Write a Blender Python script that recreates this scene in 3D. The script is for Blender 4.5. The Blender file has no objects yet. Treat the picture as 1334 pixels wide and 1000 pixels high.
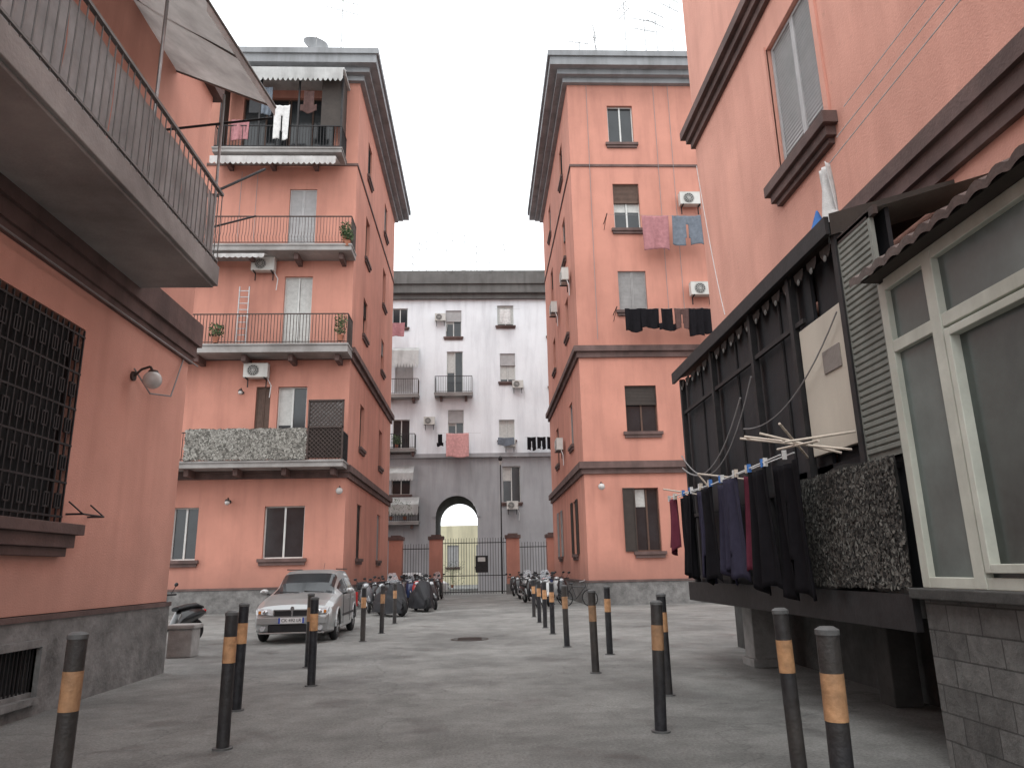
import bpy, math, random
from mathutils import Matrix, Vector
random.seed(7)
sc=bpy.context.scene
COL=sc.collection
sc.view_settings.view_transform='Standard'; sc.view_settings.look='None'; sc.view_settings.exposure=0
R=random.uniform
# ------------------------------------------------------------ materials
def mk(name,c,rough=.8,var=.2,scale=2.0,bump=.15,bscale=30,metal=0,stain=None,stain_amt=.5,streak=True,spec=.3,coat=0,alpha=1,transl=0,grime=None):
    m=bpy.data.materials.new(name); m.use_nodes=True; nt=m.node_tree; N=nt.nodes; L=nt.links
    b=N['Principled BSDF']; b.inputs['Roughness'].default_value=rough; b.inputs['Metallic'].default_value=metal
    b.inputs['Specular IOR Level'].default_value=spec
    if coat: b.inputs['Coat Weight'].default_value=coat
    b.inputs['Alpha'].default_value=alpha
    g=N.new('ShaderNodeNewGeometry')
    n1=N.new('ShaderNodeTexNoise'); n1.inputs['Scale'].default_value=scale; n1.inputs['Detail'].default_value=6; n1.inputs['Roughness'].default_value=.65
    L.new(g.outputs['Position'],n1.inputs['Vector'])
    r1=N.new('ShaderNodeMapRange'); r1.inputs['From Min'].default_value=.3; r1.inputs['From Max'].default_value=.7
    r1.inputs['To Min'].default_value=1-var; r1.inputs['To Max'].default_value=1+var
    L.new(n1.outputs['Fac'],r1.inputs['Value'])
    mul=N.new('ShaderNodeVectorMath'); mul.operation='SCALE'; mul.inputs[0].default_value=c[:3]
    L.new(r1.outputs['Result'],mul.inputs['Scale'])
    out=mul.outputs['Vector']
    def mixin(fac,colr):
        nonlocal out
        mx=N.new('ShaderNodeMix'); mx.data_type='RGBA'; L.new(fac,mx.inputs['Factor']); L.new(out,mx.inputs['A']); mx.inputs['B'].default_value=(*colr,1); out=mx.outputs['Result']
    if stain:
        mp=N.new('ShaderNodeMapping'); mp.inputs['Scale'].default_value=(1.7,1.7,.22) if streak else (.5,.5,.5)
        L.new(g.outputs['Position'],mp.inputs['Vector'])
        n2=N.new('ShaderNodeTexNoise'); n2.inputs['Scale'].default_value=1.0; n2.inputs['Detail'].default_value=7; n2.inputs['Roughness'].default_value=.6
        L.new(mp.outputs['Vector'],n2.inputs['Vector'])
        r2=N.new('ShaderNodeMapRange'); r2.inputs['From Min'].default_value=.46; r2.inputs['From Max'].default_value=.72; r2.inputs['To Max'].default_value=stain_amt
        L.new(n2.outputs['Fac'],r2.inputs['Value']); mixin(r2.outputs['Result'],stain)
    if grime:
        sp=N.new('ShaderNodeSeparateXYZ'); L.new(g.outputs['Position'],sp.inputs[0])
        ad=N.new('ShaderNodeMath'); ad.operation='MULTIPLY_ADD'; L.new(n1.outputs['Fac'],ad.inputs[0]); ad.inputs[1].default_value=2.2; L.new(sp.outputs['Z'],ad.inputs[2])
        r3=N.new('ShaderNodeMapRange'); r3.inputs['From Min'].default_value=1.6; r3.inputs['From Max'].default_value=3.4; r3.inputs['To Min'].default_value=.65; r3.inputs['To Max'].default_value=0
        L.new(ad.outputs[0],r3.inputs['Value']); mixin(r3.outputs['Result'],grime)
        n5=N.new('ShaderNodeTexNoise'); n5.inputs['Scale'].default_value=4; n5.inputs['Detail'].default_value=8; n5.inputs['Roughness'].default_value=.75; L.new(g.outputs['Position'],n5.inputs['Vector'])
        r5=N.new('ShaderNodeMapRange'); r5.inputs['From Min'].default_value=.6; r5.inputs['From Max'].default_value=.72; r5.inputs['To Max'].default_value=.4; L.new(n5.outputs['Fac'],r5.inputs['Value']); mixin(r5.outputs['Result'],grime)
    L.new(out,b.inputs['Base Color'])
    if bump:
        n3=N.new('ShaderNodeTexNoise'); n3.inputs['Scale'].default_value=bscale; n3.inputs['Detail'].default_value=4
        L.new(g.outputs['Position'],n3.inputs['Vector'])
        bp=N.new('ShaderNodeBump'); bp.inputs['Strength'].default_value=bump; bp.inputs['Distance'].default_value=.02
        L.new(n3.outputs['Fac'],bp.inputs['Height']); L.new(bp.outputs['Normal'],b.inputs['Normal'])
    if transl:
        t=N.new('ShaderNodeBsdfTranslucent'); L.new(out,t.inputs['Color']); ms=N.new('ShaderNodeMixShader'); ms.inputs[0].default_value=transl
        L.new(b.outputs[0],ms.inputs[1]); L.new(t.outputs[0],ms.inputs[2]); L.new(ms.outputs[0],N['Material Output'].inputs['Surface'])
    return m
PINK=mk('pink_plaster',(.535,.248,.188),.9,.13,.35,.25,60,stain=(.37,.168,.13),stain_amt=.6,grime=(.29,.15,.12))
PINKN=mk('pink_plaster_near',(.64,.325,.255),.9,.12,.5,.35,45,stain=(.47,.225,.175),stain_amt=.55,grime=(.36,.20,.16))
TRIM=mk('dark_trim_stone',(.135,.088,.08),.85,.3,1.5,.3,30,stain=(.055,.043,.041),stain_amt=.6)
CORN=mk('grey_cornice_plaster',(.27,.275,.285),.85,.12,.8,.2,30,stain=(.14,.14,.14),stain_amt=.65)
SLAB=mk('balcony_concrete',(.32,.305,.295),.9,.2,1.2,.3,30,stain=(.13,.115,.108),stain_amt=.75,streak=False)
GREYW=mk('white_grey_plaster',(.78,.80,.83),.9,.06,.4,.2,30,stain=(.50,.51,.54),stain_amt=.5)
GREYD=mk('grey_plaster',(.36,.365,.38),.9,.1,.4,.2,30,stain=(.2,.2,.2),stain_amt=.5)
CREAM=mk('cream_plaster',(.72,.66,.47),.9,.1,.4,.2,30,stain=(.4,.36,.25),stain_amt=.5)
STONE=mk('stone_base_grey',(.19,.185,.18),.9,.42,3,.9,14,stain=(.065,.062,.06),stain_amt=.7,streak=False)
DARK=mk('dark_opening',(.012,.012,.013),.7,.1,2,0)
GLASS=mk('window_glass',(.022,.025,.028),.12,.3,1.5,0,spec=.6)
GLASSG=mk('green_frosted_glass',(.14,.17,.16),.3,.3,1.2,.05,20,spec=.5,stain=(.06,.075,.07),stain_amt=.7,streak=False)
GLASSD=mk('dull_grey_green_glass',(.055,.068,.062),.3,.6,1.1,.02,20,spec=.5)
CURT=mk('white_curtain',(.5,.5,.48),.8,.15,8,.1)
FRW=mk('white_frame_paint',(.58,.58,.56),.5,.1,4,.05)
FRB=mk('brown_frame_wood',(.10,.06,.045),.6,.2,5,.1)
FRC=mk('cream_green_frame',(.56,.57,.50),.45,.14,3,.05,stain=(.26,.26,.21),stain_amt=.5)
SHUT=mk('grey_shutter_slats',(.28,.27,.265),.7,.15,3,.1)
SHUTD=mk('dark_brown_shutter',(.045,.035,.03),.65,.2,3,.1)
SHUTL=mk('pale_shutter',(.42,.41,.41),.65,.12,3,.1)
IRON=mk('dark_iron',(.028,.026,.027),.55,.3,6,.1,metal=.3)
IRONR=mk('rusty_dark_iron',(.062,.045,.04),.65,.3,6,.1,metal=.1)
RAILG=mk('grey_painted_rail',(.17,.165,.16),.55,.2,6,.1,metal=.2)
ACW=mk('ac_white_plastic',(.56,.55,.52),.45,.08,3,.03,stain=(.3,.28,.25),stain_amt=.4)
ACF=mk('ac_fan_dark',(.06,.06,.06),.6,.1,3,0)
BLK=mk('black_rubber',(.015,.015,.016),.75,.2,10,.1)
BLKP=mk('black_plastic',(.022,.022,.024),.4,.2,10,0)
CHR=mk('chrome',(.55,.55,.56),.2,.05,4,0,metal=1)
SILV=mk('silver_car_paint',(.38,.385,.385),.3,.06,1,0,metal=.5,coat=.4,spec=.5)
WHTC=mk('white_car_paint',(.6,.6,.6),.3,.05,1,0,coat=.5,spec=.5)
BOLB=mk('bollard_black_paint',(.022,.022,.025),.5,.5,14,.3,40,stain=(.12,.10,.08),stain_amt=.5,streak=False)
BOLY=mk('bollard_orange_paint',(.48,.26,.13),.6,.3,12,.3,40,stain=(.14,.10,.07),stain_amt=.85,streak=False)
BOLG=mk('bollard_grey_cap',(.10,.10,.10),.6,.3,12,.2)
WOOD=mk('pale_wood',(.60,.52,.44),.6,.15,8,.1)
TRANS=mk('awning_canvas_white',(.60,.60,.59),.85,.15,1.5,.1,stain=(.3,.29,.28),stain_amt=.6,transl=.3)
CANOPY=mk('grey_beige_canopy',(.43,.42,.405),.6,.25,1.2,.1,stain=(.2,.19,.185),stain_amt=.7,transl=.4)
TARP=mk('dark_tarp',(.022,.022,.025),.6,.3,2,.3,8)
CORR=mk('slatted_grey_green',(.235,.245,.22),.6,.2,3,.1,stain=(.12,.12,.105),stain_amt=.5)
BEIGE=mk('beige_panel',(.56,.51,.43),.6,.08,1,.05,stain=(.36,.32,.27),stain_amt=.4)
TILE=mk('dark_roof_tile',(.10,.07,.062),.85,.4,5,.4,20,stain=(.32,.30,.28),stain_amt=.4,streak=False)
LEAFA=mk('leaf_green',(.05,.09,.035),.6,.4,6,0)
LEAFB=mk('leaf_light',(.10,.14,.06),.6,.4,6,0)
NETV=(mk('screen_fleck_grey',(.17,.165,.148),.9,.3,9,0),mk('screen_fleck_brown',(.095,.088,.078),.9,.3,9,0),mk('screen_backing_dark',(.036,.034,.032),.9,.4,9,0))
NETL=(mk('screen_fleck_pale',(.34,.33,.30),.9,.2,9,0),mk('screen_fleck_taupe',(.21,.20,.18),.9,.2,9,0),mk('screen_backing_taupe',(.10,.095,.085),.9,.3,9,0))
POT=mk('terracotta_pot',(.32,.13,.08),.8,.2,8,.1)
LAMPG=mk('lamp_milky_glass',(.50,.48,.46),.25,.1,6,0,spec=.6)
LENS=mk('headlamp_glass',(.50,.52,.54),.1,.2,20,0,spec=.8)
REDL=mk('red_lens',(.45,.02,.02),.2,.1,6,0)
AMB=mk('amber_lens',(.6,.2,.03),.2,.1,6,0)
PLATE=mk('number_plate_white',(.7,.7,.7),.4,.05,5,0)
PLB=mk('plate_blue',(.02,.06,.4),.4,.05,5,0)
FROST=mk('frosted_panel_grey',(.44,.455,.46),.45,.3,2.5,.15,12,stain=(.2,.2,.2),stain_amt=.7,transl=.35)
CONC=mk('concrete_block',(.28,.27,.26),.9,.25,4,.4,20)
CONCD=mk('dark_concrete',(.065,.063,.06),.9,.3,4,.4,20)  # dark tone; on the veranda's wall base and piers it paints in shade
METAL=mk('galvanised_metal',(.36,.36,.36),.45,.2,6,.05,metal=.7)
CABLE=mk('cable_grey',(.25,.24,.24),.7,.1,5,0)
CABW=mk('cable_white',(.6,.6,.6),.6,.1,5,0)
def clothm(n,c): return mk(n,c,.95,.2,6,.3,120,spec=.1)
CBLK=clothm('cloth_black',(.011,.010,.012)); CNAVY=clothm('cloth_navy_purple',(.04,.037,.06)); CMAR=clothm('cloth_maroon',(.12,.028,.045))
CRED=clothm('cloth_coral',(.60,.32,.31)); CGRY=clothm('cloth_grey_blue',(.15,.17,.20)); CWHT=clothm('cloth_white',(.62,.61,.60)); CBRN=clothm('cloth_brown',(.10,.06,.055)); CBLU=clothm('cloth_blue',(.08,.2,.5)); CROSE=clothm('cloth_rose_check',(.36,.17,.18))
def blockmat():
    m=bpy.data.materials.new('grey_block_wall'); m.use_nodes=True; nt=m.node_tree; N=nt.nodes; L=nt.links; b=N['Principled BSDF']
    g=N.new('ShaderNodeNewGeometry'); sp=N.new('ShaderNodeSeparateXYZ'); L.new(g.outputs['Position'],sp.inputs[0])
    cb=N.new('ShaderNodeCombineXYZ'); L.new(sp.outputs['Y'],cb.inputs['X']); L.new(sp.outputs['Z'],cb.inputs['Y'])
    br=N.new('ShaderNodeTexBrick'); L.new(cb.outputs[0],br.inputs['Vector'])
    br.inputs['Scale'].default_value=1; br.inputs['Brick Width'].default_value=.36; br.inputs['Row Height'].default_value=.19; br.inputs['Mortar Size'].default_value=.006
    br.inputs['Color1'].default_value=(.095,.092,.088,1); br.inputs['Color2'].default_value=(.15,.147,.14,1); br.inputs['Mortar'].default_value=(.06,.058,.055,1)
    n=N.new('ShaderNodeTexNoise'); n.inputs['Scale'].default_value=7; n.inputs['Detail'].default_value=9; n.inputs['Roughness'].default_value=.7; L.new(g.outputs['Position'],n.inputs['Vector'])
    mx=N.new('ShaderNodeMix'); mx.data_type='RGBA'; mx.blend_type='OVERLAY'; mx.inputs['Factor'].default_value=.9
    L.new(br.outputs['Color'],mx.inputs['A']); L.new(n.outputs['Fac'],mx.inputs['B']); L.new(mx.outputs['Result'],b.inputs['Base Color'])
    b.inputs['Roughness'].default_value=.9
    ad=N.new('ShaderNodeMath'); ad.operation='MULTIPLY_ADD'; L.new(br.outputs['Fac'],ad.inputs[0]); ad.inputs[1].default_value=-.5; L.new(n.outputs['Fac'],ad.inputs[2])
    bp=N.new('ShaderNodeBump'); bp.inputs['Strength'].default_value=.9; bp.inputs['Distance'].default_value=.03; L.new(ad.outputs[0],bp.inputs['Height']); L.new(bp.outputs['Normal'],b.inputs['Normal'])
    return m
BLOCK=blockmat()
def asphalt():
    m=bpy.data.materials.new('worn_asphalt'); m.use_nodes=True; nt=m.node_tree; N=nt.nodes; L=nt.links; b=N['Principled BSDF']
    g=N.new('ShaderNodeNewGeometry')
    def noise(s,d=6,r=.6,dist=0):
        n=N.new('ShaderNodeTexNoise'); n.inputs['Scale'].default_value=s; n.inputs['Detail'].default_value=d; n.inputs['Roughness'].default_value=r; n.inputs['Distortion'].default_value=dist
        L.new(g.outputs['Position'],n.inputs['Vector']); return n.outputs['Fac']
    def rng(i,a,b_,c,d):
        r=N.new('ShaderNodeMapRange'); L.new(i,r.inputs['Value'])
        for k,v in zip(('From Min','From Max','To Min','To Max'),(a,b_,c,d)): r.inputs[k].default_value=v
        return r.outputs['Result']
    def mul(a,b_):
        x=N.new('ShaderNodeMath'); x.operation='MULTIPLY'; L.new(a,x.inputs[0]); L.new(b_,x.inputs[1]); return x.outputs[0]
    patch=rng(noise(.33,8,.62,.3),.38,.60,.68,1.12)
    p2=rng(noise(1.6,8,.75),.35,.7,.74,1.2)
    sp=rng(noise(38,6,.8),.3,.72,.55,1.45)
    blot=rng(noise(.9,8,.68,.2),.53,.66,1,.55)
    v=N.new('ShaderNodeTexVoronoi'); v.feature='DISTANCE_TO_EDGE'; v.inputs['Scale'].default_value=.3
    n4=N.new('ShaderNodeTexNoise'); n4.inputs['Scale'].default_value=1.6; n4.inputs['Detail'].default_value=7; L.new(g.outputs['Position'],n4.inputs['Vector'])
    va=N.new('ShaderNodeVectorMath'); va.operation='MULTIPLY_ADD'; L.new(n4.outputs['Color'],va.inputs[0]); va.inputs[1].default_value=(1.4,1.4,0); L.new(g.outputs['Position'],va.inputs[2])
    L.new(va.outputs[0],v.inputs['Vector'])
    cr=rng(v.outputs['Distance'],0,.006,.72,1)
    tot=mul(mul(mul(mul(patch,p2),sp),blot),cr)
    sc_=N.new('ShaderNodeVectorMath'); sc_.operation='SCALE'; sc_.inputs[0].default_value=(.248,.244,.232); L.new(tot,sc_.inputs['Scale'])
    L.new(sc_.outputs[0],b.inputs['Base Color'])
    L.new(rng(blot,.55,1,.45,.88),b.inputs['Roughness'])
    bp=N.new('ShaderNodeBump'); bp.inputs['Strength'].default_value=.8; bp.inputs['Distance'].default_value=.018; L.new(mul(sp,cr),bp.inputs['Height']); L.new(bp.outputs['Normal'],b.inputs['Normal'])
    return m
ASPH=asphalt()
# ------------------------------------------------------------ mesh builder
I4=Matrix.Identity(4)
def FR(o,s,n):
    s=Vector(s);n=Vector(n); z=Vector((0,0,1)); m=Matrix.Identity(4)
    for i in range(3): m[i][0]=s[i]; m[i][1]=n[i]; m[i][2]=z[i]; m[i][3]=o[i]
    return m
class MB:
    def __init__(s,T=I4): s.v=[];s.f=[];s.mi=[];s.sm=[];s.mats=[];s.T=T
    def idx(s,m):
        if m not in s.mats: s.mats.append(m)
        return s.mats.index(m)
    def add(s,vs,fs,m,sm=False,T=None):
        T=T or s.T; o=len(s.v); s.v+= [tuple(T@Vector(p)) for p in vs]; i=s.idx(m)
        for f in fs: s.f.append([a+o for a in f]); s.mi.append(i); s.sm.append(sm)
        return s
    def box(s,a,b,c,d,e,f,m,T=None):
        return s.add([(a,c,e),(b,c,e),(b,d,e),(a,d,e),(a,c,f),(b,c,f),(b,d,f),(a,d,f)],[(0,3,2,1),(4,5,6,7),(0,1,5,4),(1,2,6,5),(2,3,7,6),(3,0,4,7)],m,T=T)
    def quad(s,p,m): return s.add(p,[tuple(range(len(p)))],m)
    def loft(s,rings,m,sm=True,caps=True,closed=True):
        n=len(rings[0]); vs=[p for r in rings for p in r]; fs=[]
        for i in range(len(rings)-1):
            for j in range(n if closed else n-1):
                k=(j+1)%n; fs.append((i*n+j,i*n+k,(i+1)*n+k,(i+1)*n+j))
        s.add(vs,fs,m,sm)
        if caps and closed:
            s.add(rings[0],[tuple(range(n))],m); s.add(rings[-1],[tuple(range(n))],m)
        return s
    def cyl(s,p0,p1,r,m,n=10,r1=None,caps=True):
        p0=Vector(p0);p1=Vector(p1);d=(p1-p0).normalized(); a=d.orthogonal().normalized(); b=d.cross(a); r1=r if r1 is None else r1
        rg=[[tuple(p+a*q*math.cos(t*2*math.pi/n)+b*q*math.sin(t*2*math.pi/n)) for t in range(n)] for p,q in((p0,r),(p1,r1))]
        return s.loft(rg,m,n>5,caps)
    def tube(s,pts,r,m,n=6):
        for a,b in zip(pts,pts[1:]): s.cyl(a,b,r,m,n)
        return s
    def ell(s,c,rx,ry,rz,m,nu=12,nv=8):
        vs=[];fs=[]
        for i in range(nv+1):
            ph=-math.pi/2+math.pi*i/nv
            for j in range(nu):
                t=2*math.pi*j/nu; vs.append((c[0]+rx*math.cos(ph)*math.cos(t),c[1]+ry*math.cos(ph)*math.sin(t),c[2]+rz*math.sin(ph)))
        for i in range(nv):
            for j in range(nu): fs.append((i*nu+j,i*nu+(j+1)%nu,(i+1)*nu+(j+1)%nu,(i+1)*nu+j))
        return s.add(vs,fs,m,True)
    def torus(s,c,ax,R_,r,m,N=20,n=8,flat=1):
        c=Vector(c);ax=Vector(ax).normalized();a=ax.orthogonal().normalized();b=ax.cross(a);rg=[]
        for i in range(N):
            t=2*math.pi*i/N; d=a*math.cos(t)+b*math.sin(t)
            rg.append([tuple(c+d*(R_+r*math.cos(q*2*math.pi/n))+ax*r*flat*math.sin(q*2*math.pi/n)) for q in range(n)])
        rg.append(rg[0]); return s.loft(rg,m,True,False)
    def obj(s,name,parent=None,label=None,bev=0):
        me=bpy.data.meshes.new(name); me.from_pydata(s.v,[],s.f)
        for m in s.mats: me.materials.append(m)
        me.polygons.foreach_set('material_index',s.mi); me.polygons.foreach_set('use_smooth',s.sm); me.update()
        o=bpy.data.objects.new(name,me); COL.objects.link(o)
        if parent is not None:
            o.parent=parent
            if parent.type=='EMPTY': o.matrix_parent_inverse=Matrix.Translation(parent.location).inverted()
        if label: o['label']=label
        if bev:
            md=o.modifiers.new('bevel','BEVEL'); md.width=bev; md.segments=2; md.limit_method='ANGLE'
        return o
def tag(o,label,cat,group=None,kind=None):
    if label: o['label']=label
    if cat: o['category']=cat
    if group: o['group']=group
    if kind: o['kind']=kind
    return o
def thing(name,loc,label,cat,group=None):
    e=bpy.data.objects.new(name,None); e.location=loc; e.empty_display_size=.3; COL.objects.link(e); return tag(e,label,cat,group)
RZ=lambda a:Matrix.Rotation(math.radians(a),4,'Z')
# ------------------------------------------------------------ facade tools
def facade(mb,S0,S1,Z0,Z1,holes,m,depth=.25,n=0):
    ss=sorted(set([S0,S1]+[min(max(h[i],S0),S1) for h in holes for i in(0,1)])); zs=sorted(set([Z0,Z1]+[min(max(h[i],Z0),Z1) for h in holes for i in(2,3)]))
    for a,b in zip(ss,ss[1:]):
        for c,d in zip(zs,zs[1:]):
            if b-a<1e-5 or d-c<1e-5: continue
            x=(a+b)/2;z=(c+d)/2
            if any(h[0]<x<h[1] and h[2]<z<h[3] for h in holes): continue
            mb.quad([(a,n,c),(b,n,c),(b,n,d),(a,n,d)],m)
    for h in holes:
        a,b,c,d=max(h[0],S0),min(h[1],S1),max(h[2],Z0),min(h[3],Z1)
        if b<=a or d<=c: continue
        mb.quad([(a,n,c),(a,n-depth,c),(a,n-depth,d),(a,n,d)],m); mb.quad([(b,n,c),(b,n-depth,c),(b,n-depth,d),(b,n,d)],m)
        if h[3]<=Z1: mb.quad([(a,n,d),(b,n,d),(b,n-depth,d),(a,n-depth,d)],m)
        if h[2]>=Z0: mb.quad([(a,n,c),(b,n,c),(b,n-depth,c),(a,n-depth,c)],m)
def window(par,F,s0,s1,z0,z1,style='glass',fm=None,sm=None,sill=True,trim=TRIM,depth=.22,curtain=0):
    fm=fm or FRW; w=s1-s0; n0=-depth
    mb=MB(F); t=.05
    mb.box(s0,s0+t,n0,n0+.07,z0,z1,fm).box(s1-t,s1,n0,n0+.07,z0,z1,fm).box(s0+t,s1-t,n0,n0+.07,z1-t,z1,fm).box(s0+t,s1-t,n0,n0+.07,z0,z0+t,fm)
    mb.box((s0+s1)/2-.035,(s0+s1)/2+.035,n0,n0+.075,z0+t,z1-t,fm)
    o=mb.obj('window',par)
    g=MB(F); g.box(s0+.02,s1-.02,n0-.02,n0+.02,z0+.02,z1-.02,GLASS)
    if curtain:
        zc=z0+(z1-z0)*(1-curtain); g.box(s0+t,(s0+s1)/2-.05,n0+.02,n0+.026,zc,z1-t,CURT)
        if curtain>.5: g.box((s0+s1)/2+.05,s1-t,n0+.02,n0+.026,zc,z1-t,CURT)
    g.obj('glass',o)
    if sill:
        MB(F).box(s0-.16,s1+.16,-.1,.13,z0-.13,z0-.003,trim).box(s0-.1,s1+.1,-.1,.08,z0-.26,z0-.13,trim).obj('sill',o)
    def slats(a,b,c,d,n,m):
        q=MB(F); q.box(a,a+.05,n,n+.045,c,d,m).box(b-.05,b,n,n+.045,c,d,m).box(a+.05,b-.05,n,n+.045,d-.05,d,m).box(a+.05,b-.05,n,n+.045,c,c+.05,m)
        z=c+.06
        while z<d-.08:
            q.quad([(a+.05,n+.026,z),(b-.05,n+.026,z),(b-.05,n+.012,z+.058),(a+.05,n+.012,z+.058)],m); z+=.064
        q.quad([(a+.05,n+.01,c),(b-.05,n+.01,c),(b-.05,n+.01,d),(a+.05,n+.01,d)],m)
        return q
    if style=='shutter':
        mid=(s0+s1)/2
        slats(s0+.01,mid-.004,z0+.01,z1-.01,-.12,sm or SHUT).obj('shutter',o); slats(mid+.004,s1-.01,z0+.01,z1-.01,-.12,sm or SHUT).obj('shutter',o)
    if style in('open','openleft'):
        slats(s0-w/2,s0-.01,z0,z1,.02,sm or SHUTD).obj('shutter',o)
        if style=='open': slats(s1+.01,s1+w/2,z0,z1,.02,sm or SHUTD).obj('shutter',o)
    if style=='half':
        slats(s0+.01,s1-.01,z1-(z1-z0)*.42,z1-.01,-.11,sm or SHUT).obj('roller_shutter',o)
    return o
def rails(F,s0,s1,n,z0,z1,m,step=.13,bulge=0,ends=None,r=.012):
    q=MB(F); q.box(s0,s1,n-.025,n+.025,z1-.04,z1,m).box(s0,s1,n-.015,n+.015,z0+.06,z0+.09,m)
    k=int((s1-s0)/step)
    for i in range(k+1):
        s=s0+(s1-s0)*i/k
        if bulge: q.tube([(s,n,z1-.04),(s,n,z0+.55),(s,n+bulge,z0+.3),(s,n,z0+.06)],r,m,4)
        else: q.box(s-r,s+r,n-r,n+r,z0,z1-.04,m)
    if ends is not None:
        for s in(s0,s1):
            q.box(s-.02,s+.02,ends,n,z1-.04,z1,m); kk=int((n-ends)/step)
            for i in range(kk): nn=ends+(n-ends)*i/kk; q.box(s-r,s+r,nn-r,nn+r,z0,z1-.04,m)
    return q
def balcony(par,F,s0,s1,z,depth=1.1,rail=1.2,mat=None,bulge=0,th=.3,step=.13):
    q=MB(F); q.box(s0,s1,.0,depth,z-th,z,SLAB).box(s0-.03,s1+.03,0,depth+.04,z-.09,z-.02,SLAB)
    s=s0+.5
    while s<s1: q.box(s-.09,s+.09,0,depth*.75,z-th-.28,z-th,TRIM); s+=1.9
    o=q.obj('balcony',par); rails(F,s0+.04,s1-.04,depth-.06,z,z+rail,mat or IRONR,step,bulge,ends=0).obj('railing',o); return o
FL=FR((0,30,0),(1,0,0),(0,-1,0)); FLS=FR((-5.5,0,0),(0,1,0),(1,0,0)); FRS=FR((4.25,0,0),(0,1,0),(-1,0,0))
FG=FR((0,55,0),(1,0,0),(0,-1,0)); FLN=FR((-5,0,0),(0,1,0),(1,0,0)); FRN=FR((4.7,0,0),(0,1,0),(-1,0,0))
def slabs(mb,x0,x1,y0,y1,lst,m):
    for p,z0,z1 in lst: mb.box(x0-p,x1+p,y0-p,y1+p,z0,z1,m)
def tall_block(lab,x0,x1,front_holes,side_F,side_holes,ox):
    b=thing('apartment_building',((x0+x1)/2,37,0),lab,'building')
    w=MB(FL); facade(w,x0,x1,.95,24.2,front_holes,PINK); w.T=side_F; facade(w,30,44,.95,24.2,side_holes,PINK); w.T=I4
    w.quad([(ox,30,0),(ox,44,0),(ox,44,24.2),(ox,30,24.2)],PINK); w.quad([(x0,44,0),(x1,44,0),(x1,44,24.2),(x0,44,24.2)],PINK)
    w.box(x0+.12,x1-.12,30.12,43.88,24.9,25.55,PINK)
    w.obj('wall',b)
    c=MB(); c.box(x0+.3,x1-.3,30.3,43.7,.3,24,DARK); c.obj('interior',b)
    s=MB(); s.box(x0-.06,x1+.06,29.94,44.06,0,.95,STONE).box(x0-.09,x1+.09,29.91,44.09,.88,.96,TRIM); s.obj('stone_base',b)
    c=MB(); slabs(c,x0,x1,30,44,[(.22,23.7,23.95),(.5,23.95,24.2),(.85,24.2,24.62),(.95,24.62,24.9)],CORN); c.obj('cornice',b)
    for zz in([(.1,5.2,5.42),(.2,5.42,5.7)],[(.1,10.2,10.45),(.22,10.45,10.7)],[(.05,19.37,19.48)]):
        c=MB(); slabs(c,x0,x1,30,44,zz,TRIM); c.obj('string_course',b)
    c=MB(); c.box(x0+.1,x1-.1,30.1,43.9,25.55,25.66,TRIM); c.obj('roof',b)
    return b
cols=[(32.9,34.1),(39.2,40.4)]; lev=[(2.05,4.4),(6.95,8.95),(12.3,14.15),(16.2,18.4),(20.6,22.5)]
sideh=[(a,b,c,d) for a,b in cols for c,d in lev]
LH=[(-8.45,-7.25,5.82,9.05),(-9.35,-8.75,5.82,9.05),(-8.45,-7.25,10.62,14.0),(-8.45,-7.25,15.02,18.2),(-10.8,-6.6,19.7,22.9),(-8.7,-7.1,2.05,4.1),(-12.3,-11.3,2.05,4.1)]
LM=tall_block('tall salmon-pink apartment block with iron balconies',-18,-5.5,LH,FLS,sideh,-18)
window(LM,FL,-8.7,-7.1,2.05,4.1,'glass',FRW); window(LM,FL,-12.3,-11.3,2.05,4.1,'glass',FRW)
window(LM,FL,-8.45,-7.25,5.82,9.05,'glass',FRW,sill=False,curtain=.5); window(LM,FL,-9.35,-8.75,5.82,9.05,'shutter',FRB,FRB,sill=False)
window(LM,FL,-8.45,-7.25,10.62,14.0,'glass',FRW,sill=False,curtain=.95); window(LM,FL,-8.45,-7.25,15.02,18.2,'shutter',FRW,SHUTL,sill=False)
window(LM,FL,-10.8,-8.75,19.7,22.9,'glass',FRB,sill=False); window(LM,FL,-8.7,-6.6,19.7,22.9,'glass',FRB,sill=False)
for i,(a,b,c,d) in enumerate(sideh): window(LM,FLS,a,b,c,d,['shutter','glass','half','glass','shutter'][i%5],FRB,[SHUTD,SHUT][i%2])
balcony(LM,FL,-14,-5.45,5.8,1.15,1.15,IRON,th=.28)
balcony(LM,FL,-14,-5.42,10.6,1.15,1.3,IRONR,th=.38); balcony(LM,FL,-14,-5.42,15.02,1.15,1.3,IRONR,bulge=.1,th=.3)
o=balcony(LM,FL,-11.6,-6.0,19.62,1.15,1.1,IRON,th=.25)
q=MB(FL); q.box(-11.6,-5.95,0,1.5,23.3,23.42,TRANS)
for s in(-11.4,-9.7,-8.0,-6.08): q.box(s-.04,s+.04,1.02,1.1,19.62,23.3,IRON)
q.box(-6.1,-6.06,.1,1.02,20.8,23.3,SHUTD).box(-11.45,-11.41,.1,1.02,19.7,23.3,SHUTD).box(-7.0,-6.12,1.0,1.03,20.75,23.25,SHUTD).box(-10.2,-9.75,1.0,1.02,21.4,23.25,TARP)
q.obj('loggia_enclosure',LM)
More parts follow.
